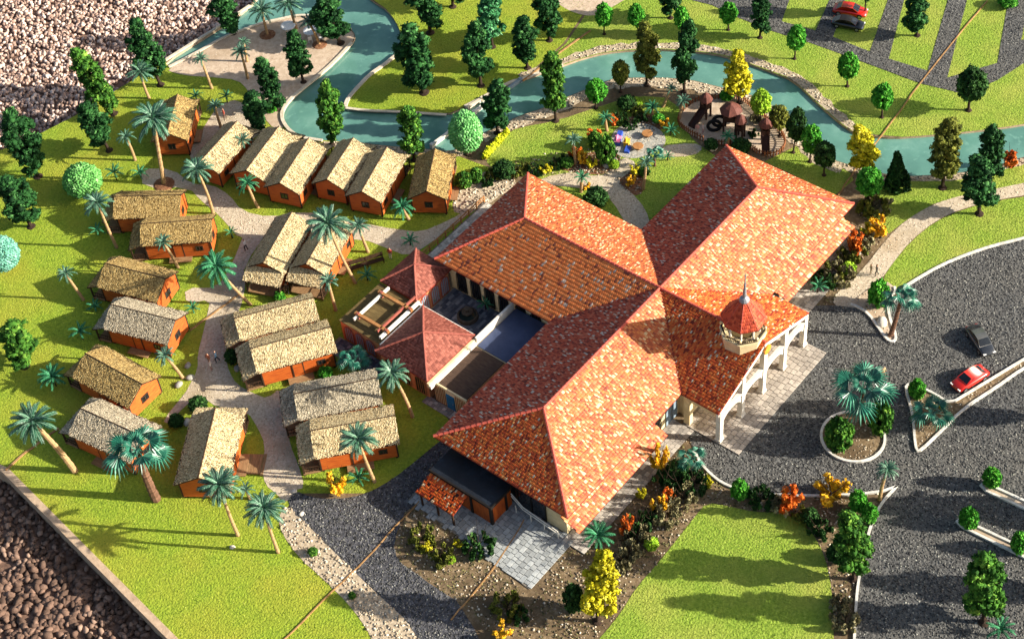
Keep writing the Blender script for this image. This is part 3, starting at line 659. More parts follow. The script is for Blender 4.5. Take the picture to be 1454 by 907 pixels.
# loose stones of the gravel field: the largest in view are single pieces, the rest one mass
def gravel_points(poly, dens):
    Q = in_poly_points(poly, dens, RNG, [BOARD])
    return Q
GR_BL = [(-51.01, 49.29), (-49.60, 44.27), (-54.61, 13.18), (-66.72, 29.59)]
Q = gravel_points(GR_BL, 4.2)
near_q = Q[np.argsort(np.hypot(*(Q - np.array((-58.31, 29.56))).T))]
svars = []
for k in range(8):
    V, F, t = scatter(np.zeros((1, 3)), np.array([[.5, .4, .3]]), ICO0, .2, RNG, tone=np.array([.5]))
    svars.append(arr_mesh('stone', V, F, t, 'stone_shaded_rnd'))
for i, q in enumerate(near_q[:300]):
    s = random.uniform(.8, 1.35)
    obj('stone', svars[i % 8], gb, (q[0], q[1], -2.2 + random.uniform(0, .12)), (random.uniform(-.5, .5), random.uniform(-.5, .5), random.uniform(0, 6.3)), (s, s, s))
rest = near_q[300:]
GR_TL = [(2.64, 119.64), (26.39, 83.12), (20.42, 78.27), (8.91, 77.26), (2.30, 77.68), (-11.36, 79.03), (-17.48, 80.38), (-24.75, 84.90)]
tl = gravel_points(GR_TL, 7.0)
for allq, m in ((rest, 'stone_shaded'), (tl, 'stone')):  # lower-left mass takes the tones with shade painted in
    n = len(allq); sz = RNG.uniform(.24, .4, n) * (1.15 if m == 'stone_shaded' else 1)
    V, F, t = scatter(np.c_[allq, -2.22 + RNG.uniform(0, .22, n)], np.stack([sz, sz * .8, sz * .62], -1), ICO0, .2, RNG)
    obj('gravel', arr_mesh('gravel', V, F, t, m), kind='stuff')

# ================================================================ main building
EV, RG = 4.52, 7.47
HX0, HX1, HW = -25.57, 23.54, 8.0
CX, CY0, CY1 = 7.83, -12.3, 23.17
bld = thing('resort_building', 'large cross-shaped building with orange-red tiled hip roof and arched portico', 'building')
TQ_V = np.array([(-.5, 0, .05), (0, 0, .11), (.5, 0, .05), (-.5, 1, .0), (0, 1, .05), (.5, 1, .0), (-.5, 0, -.03), (0, 0, -.03), (.5, 0, -.03)], float)
TQ_F = np.array([(0, 1, 4, 3), (1, 2, 5, 4), (6, 7, 1, 0), (7, 8, 2, 1)])
def tile_field(pts, tw, tl_, rng, lift=0.02, bias=None, thick=1.0):
    """tiles laid in courses over the planar polygon pts; first edge is the eave"""
    P = [Vector(p) for p in pts]; u = (P[1] - P[0]).normalized(); nrm = (P[1] - P[0]).cross(P[2] - P[0]).normalized()
    if nrm.z < 0: nrm = -nrm
    v = nrm.cross(u)
    if v.z < 0: v = -v
    U = np.array(u); Vv = np.array(v); Nn = np.array(nrm); O = np.array(P[0])
    q = np.array([((p - P[0]).dot(u), (p - P[0]).dot(v)) for p in P]); lo, hi = q.min(0), q.max(0)
    rows = np.arange(0, hi[1], tl_); cols = np.arange(lo[0], hi[0] + tw, tw)
    c = np.array([(x + (r % 2) * tw / 2, y) for r, y in enumerate(rows) for x in cols])
    c = c[pip(c + [0, tl_ / 2], q)]
    n = len(c)
    V = TQ_V[None] * np.array([tw * .97, tl_ * 1.12, thick])[None, None]
    V = np.repeat(V, n, 0); V[:, :, 2] += rng.uniform(-.012, .02, (n, 1)) + lift
    V[:, :, 0] += c[:, None, 0]; V[:, :, 1] += c[:, None, 1] + rng.uniform(-.02, .02, (n, 1))
    W = O + V[..., 0:1] * U + V[..., 1:2] * Vv + V[..., 2:3] * Nn
    F = (TQ_F[None] + (np.arange(n) * 9)[:, None, None]).reshape(-1, 4)
    t = rng.uniform(0, 1, n)
    return W.reshape(-1, 3), F, np.repeat(t, 4)
def roof_slope(name, pts, parent, m='roof_tile', tw=.30, tl_=.56, under='roof_under', thick=.7, slab=.16):
    mb = MB(); mb.prism(pts, (0, 0, -slab))
    s = obj(name, mb.mesh(name, under), parent)
    V, F, t = tile_field(pts, tw, tl_, RNG, thick=thick)
    obj('roof_tiles', arr_mesh('roof_tiles', V, F, t, m), s, kind='stuff')
    return s
def e(x, y): return (x, y, EV)
C0 = (0, 0, RG)
A_SW, A_NE, A_N, A_S = (HX0 + 6.98, 0, RG), (HX1 - 6.25, 0, RG), (0, CY1 - 6.06, RG), (0, CY0, RG)
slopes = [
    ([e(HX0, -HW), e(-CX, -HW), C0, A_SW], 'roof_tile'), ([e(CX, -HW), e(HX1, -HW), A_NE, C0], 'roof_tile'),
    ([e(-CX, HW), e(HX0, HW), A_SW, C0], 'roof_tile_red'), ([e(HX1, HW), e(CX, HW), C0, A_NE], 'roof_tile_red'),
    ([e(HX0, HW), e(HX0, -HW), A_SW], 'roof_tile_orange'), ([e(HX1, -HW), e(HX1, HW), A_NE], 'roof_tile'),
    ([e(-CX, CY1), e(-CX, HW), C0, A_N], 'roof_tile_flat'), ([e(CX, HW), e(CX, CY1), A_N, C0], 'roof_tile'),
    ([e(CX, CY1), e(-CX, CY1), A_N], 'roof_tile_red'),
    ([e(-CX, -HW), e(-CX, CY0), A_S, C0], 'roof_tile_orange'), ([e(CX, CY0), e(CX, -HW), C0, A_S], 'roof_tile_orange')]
for pts, m in slopes:
    roof_slope('roof_slope', pts, bld, m, *((.22, .42) if m == 'roof_tile_flat' else (.16, .30)))
def cap(a, b, r=.17, parent=bld, m='ridge_cap', lift=.05):
    a, b = Vector(a), Vector(b); n = max(2, int((b - a).length / .55)); mb = MB()
    path = []; rad = []
    for i in range(n):
        for f, rr in ((0.02, 1.0), (.96, .84)):
            path.append(a.lerp(b, (i + f) / n) + Vector((0, 0, lift))); rad.append(r * rr)
    mb.tube(path, rad, 7)
    obj('ridge_cap', mb.mesh('ridge_cap', m), parent)
for a, b in ((A_SW, C0), (C0, A_NE), (C0, A_N), (C0, A_S), (e(HX0, -HW), A_SW), (e(HX0, HW), A_SW), (e(HX1, -HW), A_NE), (e(HX1, HW), A_NE), (e(-CX, CY1), A_N), (e(CX, CY1), A_N)):
    cap(a, b)
for x, y in ((-CX, -HW), (CX, -HW), (-CX, HW), (CX, HW)):
    mb = MB(); mb.beam((x, y, EV + .05), (0, 0, RG + .05), .22, .06)
    obj('valley_gutter', mb.mesh('valley_gutter', 'roof_under'), bld)
mb = MB()
mb.box(-24.6, -7.0, 0, 22.5, 7.0, 4.42); mb.box(-6.8, 7.0, 0, 6.8, 22.2, 4.40); mb.box(-6.8, -8.2, 0, 6.8, -7.0, 4.40)
obj('wall', mb.mesh('wall', 'cream_wall'), bld)

def arch_outline(w, h, n=8):
    r = w / 2; pts = [(-r, 0), (r, 0)]
    pts += [(r * math.cos(a), h - r + r * math.sin(a)) for a in [math.pi * k / n for k in range(n + 1)]]
    return pts
def arched_window(parent, c, rot, w=1.5, h=2.6, pane='dark_glass', frame='black_metal', name='window'):
    """arched opening standing proud of a wall: frame ring, pane and bars"""
    R = Matrix.Rotation(rot, 4, 'Z'); C = Vector(c)
    def T(x, y, z): return tuple(C + R @ Vector((x, y, z)))
    out = arch_outline(w, h); inn = [(x * .84, 0.08 + z * .93) for x, z in out]
    mb = MB()
    for i in range(len(out)):
        j = (i + 1) % len(out); a, b, c2, d = out[i], out[j], inn[j], inn[i]
        mb.quad(T(a[0], -.10, a[1]), T(b[0], -.10, b[1]), T(c2[0], -.10, c2[1]), T(d[0], -.10, d[1]))
        mb.quad(T(a[0], -.10, a[1]), T(a[0], 0, a[1]), T(b[0], 0, b[1]), T(b[0], -.10, b[1]))
    for x in (-w * .2, w * .02, w * .22):
        mb.beam(T(x, -.06, .1), T(x, -.06, h * .9), .06, .05)
    f = obj(name, mb.mesh('window_frame', frame), parent)
    mb = MB(); mb.poly([T(x, -.03, z) for x, z in inn]); obj('pane', mb.mesh('pane', pane), f)
    return f
for i, y in enumerate((20.6, 18.7, 16.8, 14.9, 12.6, 10.6)):
    arched_window(bld, (-6.82, y, .3), -math.pi / 2, 1.35, 2.9)
for y in (19.65, 17.75, 15.85):
    mb = MB(); mb.prism([(-6.83, y - .3, 3.0), (-6.83, y + .3, 3.0), (-6.83, y + .38, 3.5), (-6.83, y, 4.0), (-6.83, y - .38, 3.5)], (-.06, 0, 0))
    obj('painted_motif', mb.mesh('painted_motif', 'ochre_wall'), bld, label='ochre painted motif between courtyard windows')
for x in (-22.5, -19.5, -16.5, -13.5, -10.6, 10.4, 13.2, 16.0, 18.8, 21.2):
    arched_window(bld, (x, -7.02, .15), 0, 1.5, 2.5)
for x in (10, 13, 16, 19): arched_window(bld, (x, 7.02, .4), math.pi, 1.4, 2.4)
mb = MB(); mb.box(-24.68, -4.6, .1, -24.61, 5.5, 3.6); gl = obj('glazed_front', mb.mesh('glazed_front', 'dark_glass'), bld)
for y in (-4.6, -2.9, -1.2, .5, 2.2, 3.9, 5.5):
    mb = MB(); mb.box(-24.76, y - .06, .1, -24.69, y + .06, 3.6); obj('mullion', mb.mesh('mullion', 'black_metal'), gl)
for y in (10.5, 13.5, 16.5, 19.5): arched_window(bld, (6.82, y, .4), math.pi / 2, 1.4, 2.4)
for x in (-8.6, -7.6):
    mb = MB(); mb.box(x - .42, -7.12, .1, x + .42, -7.03, 2.6); d = obj('door', mb.mesh('door', 'grey_blue_door'), bld)
    mb = MB(); mb.box(x + .28, -7.2, 1.15, x + .34, -7.12, 1.4); obj('handle', mb.mesh('handle', 'grey_metal'), d)
for x0, x1 in ((-25.4, -11.6), (9.2, 22.0)):
    p = [(x0, -9.15, 2.95), (x1, -9.15, 2.95), (x1, -7.0, 3.75), (x0, -7.0, 3.75)]
    roof_slope('pent_roof', p, bld, 'roof_tile', .2, .36, slab=.1)
# portico
XC = [-7.4, -3.7, 0.0, 3.7, 7.4]
def zr(x): return EV + (RG - EV) * (1 - abs(x) / CX)
for x in XC:
    mb = MB(); mb.box(x - .26, -12.42, .05, x + .26, -11.9, zr(x) - .2); mb.box(x - .34, -12.5, .05, x + .34, -11.82, .4)
    obj('column', mb.mesh('column', 'white_paint'), bld)
for x in (-7.4, 7.4):
    mb = MB(); mb.box(x - .26, -8.9, .05, x + .26, -8.2, 4.3); obj('pier', mb.mesh('pier', 'cream_wall'), bld)
for a, b in zip(XC[:-1], XC[1:]):
    a += .26; b -= .26; mb = MB(); n = 12; cx, hw = (a + b) / 2, (b - a) / 2
    arc = [(cx - hw * math.cos(math.pi * k / n), 2.15 + 1.15 * math.sin(math.pi * k / n)) for k in range(n + 1)]
    for y in (-12.3, -12.0):
        for (x0, z0), (x1, z1) in zip(arc[:-1], arc[1:]):
            mb.quad((x0, y, z0), (x1, y, z1), (x1, y, 3.55), (x0, y, 3.55))
    for (x0, z0), (x1, z1) in zip(arc[:-1], arc[1:]):
        mb.quad((x0, -12.3, z0), (x1, -12.3, z1), (x1, -12.0, z1), (x0, -12.0, z0))
    mb.box(a, -12.36, 3.55, b, -11.96, 3.8)
    obj('arch', mb.mesh('arch', 'white_paint'), bld)
for s in (-1, 1):
    mb = MB(); mb.prism([(s * 7.83, -12.32, zr(7.83) - .17), (0, -12.32, zr(0) - .17), (0, -12.32, zr(0) - .62), (s * 7.83, -12.32, zr(7.83) - .5)], (0, .25, 0))
    obj('gable_trim', mb.mesh('gable_trim', 'white_paint'), bld)
    for y in (-10.3,):
        mb = MB(); mb.box(s * 7.4 - .15, -11.9, 3.6, s * 7.4 + .15, -8.9, 4.25); obj('lintel', mb.mesh('lintel', 'cream_wall'), bld)
mb = MB()
for k in range(24):
    a0, a1 = 2 * math.pi * k / 24, 2 * math.pi * (k + 1) / 24; r = .55
    mb.poly([(0, -12.62, 6.62), (r * math.cos(a0), -12.6, 6.62 + r * math.sin(a0)), (r * math.cos(a1), -12.6, 6.62 + r * math.sin(a1))])
    mb.quad((r * math.cos(a0), -12.6, 6.62 + r * math.sin(a0)), (r * math.cos(a0), -12.43, 6.62 + r * math.sin(a0)), (r * math.cos(a1), -12.43, 6.62 + r * math.sin(a1)), (r * math.cos(a1), -12.6, 6.62 + r * math.sin(a1)))
obj('round_emblem', mb.mesh('round_emblem', 'emblem_orange'), bld, label='round orange emblem at the gable peak')
# tower on the portico ridge
TX, TY, TZ = -.3, -9.9, 8.15
A8 = math.pi / 8 + math.radians(4)
mb = MB(); mb.lathe([(2.1, 6.2), (2.1, 7.0), (2.22, TZ - .25), (2.28, TZ - .22), (2.28, TZ), (1.98, TZ), (1.98, TZ - .12)], 8, (TX, TY), a0=A8)
tw = obj('tower', mb.mesh('tower', 'cream_wall'), bld)
mb = MB(); mb.lathe([(1.25, TZ - .1), (1.25, TZ + .02), (.0, TZ + .05)], 8, (TX, TY), a0=A8); obj('tower_floor', mb.mesh('tower_floor', 'olive_flat'), tw)
mb = MB()
for k in range(8):
    a0, a1 = A8 + k * math.pi / 4, A8 + (k + 1) * math.pi / 4
    p0, p1 = [(TX + 2.1 * math.cos(a), TY + 2.1 * math.sin(a)) for a in (a0, a1)]
    mb.beam((*p0, TZ + .42), (*p1, TZ + .42), .07, .07)
    for j in range(9):
        f = j / 9; x, y = p0[0] + (p1[0] - p0[0]) * f, p0[1] + (p1[1] - p0[1]) * f
        mb.beam((x, y, TZ), (x, y, TZ + .4), .05, .05, up=(1, 0, 0))
obj('balustrade', mb.mesh('balustrade', 'black_metal'), tw)
for k in range(8):
    a = A8 + k * math.pi / 4
    mb = MB(); mb.lathe([(.16, TZ), (.1, TZ + .2), (.1, TZ + 1.75), (.17, TZ + 1.9)], 8, (TX + 1.55 * math.cos(a), TY + 1.55 * math.sin(a)))
    obj('tower_post', mb.mesh('tower_post', 'white_paint'), tw)
    mb = MB(); mb.lathe([(.12, TZ + .38), (.15, TZ + .5), (.12, TZ + .62), (.03, TZ + .7)], 8, (TX + 2.12 * math.cos(a), TY + 2.12 * math.sin(a)))
    obj('finial', mb.mesh('finial', 'cream_wall'), tw)
for k in range(8):
    a0, a1 = A8 + k * math.pi / 4, A8 + (k + 1) * math.pi / 4
    q = [(TX + 2.2 * math.cos(a0), TY + 2.2 * math.sin(a0), TZ + 1.75), (TX + 2.2 * math.cos(a1), TY + 2.2 * math.sin(a1), TZ + 1.75),
         (TX + .42 * math.cos(a1), TY + .42 * math.sin(a1), TZ + 4.0), (TX + .42 * math.cos(a0), TY + .42 * math.sin(a0), TZ + 4.0)]
    mb = MB(); mb.prism(q, (0, 0, -.1)); sl = obj('tower_roof', mb.mesh('tower_roof', 'roof_under'), tw)
    V, F, t = tile_field(q, .2, .32, RNG, thick=.4); obj('tower_tiles', arr_mesh('tower_tiles', V, F, t * .5 + .12, 'roof_tile_red'), tw, kind='stuff')
    cap(q[0], q[3], .06, tw, 'ridge_cap', .03)
mb = MB(); mb.lathe([(.5, TZ + 3.95), (.52, TZ + 4.15), (.4, TZ + 4.4), (.2, TZ + 4.55), (.17, TZ + 5.2), (.1, TZ + 5.9), (.14, TZ + 6.1), (.08, TZ + 6.4), (.05, TZ + 7.2), (.09, TZ + 7.3), (.02, TZ + 7.7)], 12, (TX, TY))
obj('spire', mb.mesh('spire', 'grey_metal'), tw)

# ================================================================ courtyard annex
ann = thing('courtyard_annex', 'low annex with two red-brown hipped pavilions around a small paved courtyard', 'building')
def wall_box(parent, x0, y0, x1, y1, h, m, name='wall'):
    mb = MB(); mb.box(x0, y0, 0, x1, y1, h); return obj(name, mb.mesh(name, m), parent)
def pavilion(x0, y0, x1, y1, ez, az, ap):
    c = [(x0, y0, ez), (x1, y0, ez), (x1, y1, ez), (x0, y1, ez)]
    for i in range(4):
        roof_slope('pavilion_roof', [c[i], c[(i + 1) % 4], (*ap, az)], ann, 'brown_tile', .2, .3, thick=.4)
        cap(c[i], (*ap, az), .13, ann, 'red_trim', .06)
pavilion(-12.6, 21.7, -6.95, 26.7, 3.2, 4.6, (-9.7, 24.3))
pavilion(-20.1, 13.75, -12.7, 20.7, 3.2, 5.0, (-16.5, 17.1))
wall_box(ann, -12.2, 22.0, -7.3, 26.3, 3.1, 'terracotta_wall')
wall_box(ann, -19.7, 14.1, -13.1, 20.4, 3.1, 'terracotta_wall')
wall_box(ann, -18.9, 20.8, -12.6, 26.7, 2.85, 'terracotta_wall')
wall_box(ann, -19.4, 9.4, -13.3, 13.5, 2.4, 'terracotta_wall')
wall_box(ann, -13.3, 9.3, -7.2, 13.2, 2.45, 'cream_wall')
mb = MB(); mb.box(-19.0, 20.9, 2.85, -12.65, 26.75, 2.93); obj('flat_roof', mb.mesh('flat_roof', 'olive_flat'), ann, label='olive brown flat roof carrying the pergola frame')
mb = MB(); mb.box(-19.3, 9.5, 2.4, -13.35, 13.4, 2.5); obj('flat_roof', mb.mesh('flat_roof', 'brown_flat'), ann, label='dark brown flat roof')
mb = MB(); mb.box(-13.2, 9.2, 2.45, -7.0, 13.1, 2.55); obj('flat_roof', mb.mesh('flat_roof', 'blue_roof'), ann, label='slate blue flat roof')
for x0, y0, x1, y1, z0, z1, m in ((-13.0, 13.25, -7.1, 13.5, 0, 3.35, 'white_paint'), (-20.2, 13.45, -13.05, 13.72, 2.5, 3.1, 'cream_wall'), (-20.2, 13.2, -13.1, 13.42, 2.45, 2.85, 'white_paint'),
                              (-12.75, 13.9, -12.55, 21.6, 0, 3.15, 'white_paint'), (-19.2, 20.72, -12.7, 20.88, 2.9, 3.25, 'white_paint'), (-19.5, 9.3, -19.32, 13.5, 0, 2.75, 'cream_wall')):
    mb = MB(); mb.box(x0, y0, z0, x1, y1, z1); obj('parapet', mb.mesh('parapet', m), ann)
for a, b, w, m in (((-18.6, 21.3, 3.35), (-12.6, 21.3, 3.35), .3, 'white_paint'), ((-18.3, 25.2, 3.35), (-12.9, 25.2, 3.35), .22, 'white_paint'), ((-18.2, 22.0, 3.5), (-12.4, 22.0, 3.5), .16, 'red_trim'),
                ((-17.6, 21.0, 3.5), (-17.6, 25.6, 3.5), .34, 'wood_beam'), ((-14.0, 21.0, 3.5), (-14.0, 25.6, 3.5), .34, 'wood_beam')):
    mb = MB(); mb.beam(a, b, w, .3); obj('pergola_beam', mb.mesh('pergola_beam', m), ann)
for x in (-17.6, -14.0):
    for y in (21.3, 25.2):
        mb = MB(); mb.box(x - .14, y - .14, 2.93, x + .14, y + .14, 3.72); obj('pergola_post', mb.mesh('pergola_post', 'red_trim'), ann)
for y in (25.6, 24.1, 22.6): arched_window(ann, (-18.95, y, .3), -math.pi / 2, 1.3, 2.2, 'grey_blue_door', 'red_trim')
for x in (-11.2, -9.6, -8.1): arched_window(ann, (x, 21.98, .2), 0, 1.3, 2.5, 'grey_blue_door', 'red_trim')
for y in (19.2, 17.2, 15.2): arched_window(ann, (-19.72, y, .2), -math.pi / 2, 1.4, 2.5, 'dark_glass', 'wood_beam')
for y in (19.2, 17.2, 15.4): arched_window(ann, (-12.53, y, .2), math.pi / 2, 1.3, 2.4, 'dark_glass', 'wood_beam')
mb = MB(); mb.box(-19.62, 10.9, .05, -19.52, 11.9, 2.1); d = obj('door', mb.mesh('door', 'blue_door'), ann, label='blue door')
mb = MB(); mb.box(-19.68, 11.0, 1.0, -19.62, 11.06, 1.2); obj('handle', mb.mesh('handle', 'grey_metal'), d)
mb = MB()
for k in range(17):
    y = 9.45 + k * .24
    if not 10.85 < y < 11.95: mb.box(-19.56, y, .1, -19.5, y + .08, 2.5)
obj('batten', mb.mesh('batten', 'wood_beam'), ann)
# courtyard floor
def pave(name, x0, y0, x1, y1, w, h, z, m, parent=None, single=None, gap=.035, poly=None, base='mortar'):
    """pavers in running bond; single -> each one an object sharing meshes, else one joined mesh"""
    if poly is None: poly = [(x0, y0), (x1, y0), (x1, y1), (x0, y1)]
    f = sheet(name, [poly], z - .03, base)
    ny = int((y1 - y0) / h); cells = []
    for j in range(ny):
        x = x0 - (j % 2) * w * .5
        while x < x1:
            ww = w * random.choice((.7, 1, 1, 1.3)); a, b = max(x, x0), min(x + ww, x1)
            if b - a > .15: cells.append((a, b, y0 + j * h, y0 + (j + 1) * h))
            x += ww
    c = np.array([((q[0] + q[1]) / 2, (q[2] + q[3]) / 2) for q in cells])
    cells = [q for q, k in zip(cells, pip(c, poly)) if k]
    if single:
        unit = MB(); unit.hexa([(-.5, -.5, 0), (.5, -.5, 0), (.5, .5, 0), (-.5, .5, 0), (-.47, -.47, 1), (.47, -.47, 1), (.47, .47, 1), (-.47, .47, 1)])
        me = unit.mesh('paver', single)
        order = sorted(cells, key=lambda q: q[2] + q[0])
        joined = MB()
        for i, q in enumerate(order):
            if i < 300:
                obj('paver', me, f, ((q[0] + q[1]) / 2, (q[2] + q[3]) / 2, z - .03), (0, 0, random.uniform(-.015, .015)), (q[1] - q[0] - gap, q[3] - q[2] - gap, .05 + random.uniform(0, .015)))
            else:
                joined.tone = random.random(); joined.box(q[0] + gap / 2, q[2] + gap / 2, z - .03, q[1] - gap / 2, q[3] - gap / 2, z + .022)
        if joined.f: obj('paving', joined.mesh('paving', 'paver_t'), f, kind='stuff')
    else:
        mb = MB()
        for q in cells:
            mb.tone = random.random(); mb.box(q[0] + gap / 2, q[2] + gap / 2, z - .03, q[1] - gap / 2, q[3] - gap / 2, z + .02 + random.uniform(0, .012))
        obj('paving', mb.mesh('paving', m), f, kind='stuff')
    return f
pave('courtyard_floor', -12.5, 13.5, -6.85, 21.95, .62, .36, .1, 'paver_dark')
pave('annex_walk', -21.2, 20.0, -19.0, 27.2, .5, .4, .1, 'paver_dark')
pave('annex_walk', -20.6, 9.0, -19.6, 14.5, .5, .4, .1, 'paver_t')
pave('side_pavement', -25.5, -9.6, -7.9, -7.0, .55, .42, .1, 'paver_t')
pave('side_pavement', 7.9, -10.4, 23.5, -7.0, .55, .42, .1, 'paver_t')
pave('front_terrace', -7.85, -14.7, 7.85, -8.2, .66, .52, .12, None, single='paver')
pave('lower_terrace', -31.3, -8.0, -24.6, 7.8, .62, .5, .1, None, single='paver_grey', poly=[(-30.4, 7.7), (-31.4, -7.9), (-24.7, -7.9), (-24.7, 7.7)])
ft = thing('fountain', 'round dark stone fountain in the paved courtyard', 'fountain', (-9.3, 17.9, .12))
mb = MB(); mb.lathe([(1.1, 0), (1.15, .1), (1.1, .5), (.95, .52), (.92, .3), (.3, .28)], 20); obj('basin', mb.mesh('basin', 'fountain_stone'), ft)
mb = MB(); mb.lathe([(.25, .2), (.2, .7), (.55, .85), (.6, .98), (.5, .95), (.15, .95), (.12, 1.3), (.3, 1.4), (.28, 1.48), (.05, 1.5)], 16); obj('tier', mb.mesh('tier', 'fountain_stone'), ft)
mb = MB(); mb.lathe([(.9, .36), (.88, .4), (.2, .41)], 20); obj('pool_water', mb.mesh('pool_water', 'pool'), ft)

# shed and canopy at the south-west end
sh = thing('storage_shed', 'flat black-roofed shed with orange wood walls under the roof corner', 'shed', (-26.8, 2.8, 0))
def sbx(name, x0, y0, z0, x1, y1, z1, m, p, ox=-26.8, oy=2.8):
    mb = MB(); mb.box(x0 - ox, y0 - oy, z0, x1 - ox, y1 - oy, z1); return obj(name, mb.mesh(name, m), p)
sbx('wall_panel', -27.9, -.65, .12, -27.8, 6.4, 2.85, 'shed_wood', sh)
sbx('wall_panel', -27.8, -.7, .12, -25.0, -.6, 2.85, 'shed_wood', sh)
sbx('wall_panel', -27.8, 6.3, .12, -25.0, 6.4, 2.85, 'shed_wood', sh)
for x, y in ((-27.95, -.75), (-25.9, -.75), (-27.95, 1.6), (-27.95, 4.0), (-27.95, 6.2)):
    sbx('corner_post', x - .04, y - .04, .1, x + .24, y + .24, 2.9, 'black_metal', sh)
sbx('flat_roof', -28.1, -.95, 2.88, -24.8, 6.6, 3.02, 'black_roof', sh)
for q in ((-28.15, -1.0, -27.98, 6.65), (-27.98, -1.0, -24.8, -.85)):
    sbx('roof_edge', q[0], q[1], 2.86, q[2], q[3], 3.14, 'black_metal', sh)
cn = thing('tiled_canopy', 'small canopy with orange and dark tiles on thin posts beside the shed', 'canopy', (-29.1, 4.2, 0))
p = [(-30.3 + 29.1, 6.45 - 4.2, 2.1), (-30.3 + 29.1, 1.9 - 4.2, 2.1), (-28.1 + 29.1, 1.9 - 4.2, 2.75), (-28.1 + 29.1, 6.45 - 4.2, 2.75)]
roof_slope('canopy_roof', p, cn, 'canopy_tile', .17, .28, slab=.1)
for y in (6.1, 4.1, 2.2):
    mb = MB(); mb.box(-30.15 + 29.1, y - 4.28, .1, -30.0 + 29.1, y - 4.12, 2.1); obj('post', mb.mesh('post', 'dark_wood'), cn)
hr = thing('handrail', 'thin pale handrail along the end wall beside the shed', 'handrail', (-25.2, -4, 0))
mb = MB()
for z in (.75, 1.15): mb.tube([(-.1, 3.0, z + 1.2), (-.3, 1.5, z + .5), (-.3, -2.6, z)], .06, 6)
for y in (2.4, 0.6, -1.0, -2.6): mb.tube([(-.3, y, .1), (-.3, y, 1.15)], .05, 6)
obj('rail', mb.mesh('rail', 'white_paint'), hr)
# ramp with rail at the north-west end
pave('ramp', -5.6, 23.4, 5.0, 27.3, .42, .34, .3, 'paver_pale')
rl = thing('ramp_railing', 'low wooden railing along the paved ramp behind the north-west wing', 'railing', (0, 27.45, 0))
mb = MB(); mb.beam((-5.6, 0, 1.0), (5.0, 0, 1.0), .1, .1); mb.beam((-5.6, 0, .6), (5.0, 0, .6), .08, .08); obj('rail', mb.mesh('rail', 'wood_beam'), rl)
for k in range(9):
    mb = MB(); mb.box(-5.6 + k * 1.32 - .06, -.06, 0, -5.6 + k * 1.32 + .06, .06, 1.1); obj('post', mb.mesh('post', 'wood_beam'), rl)

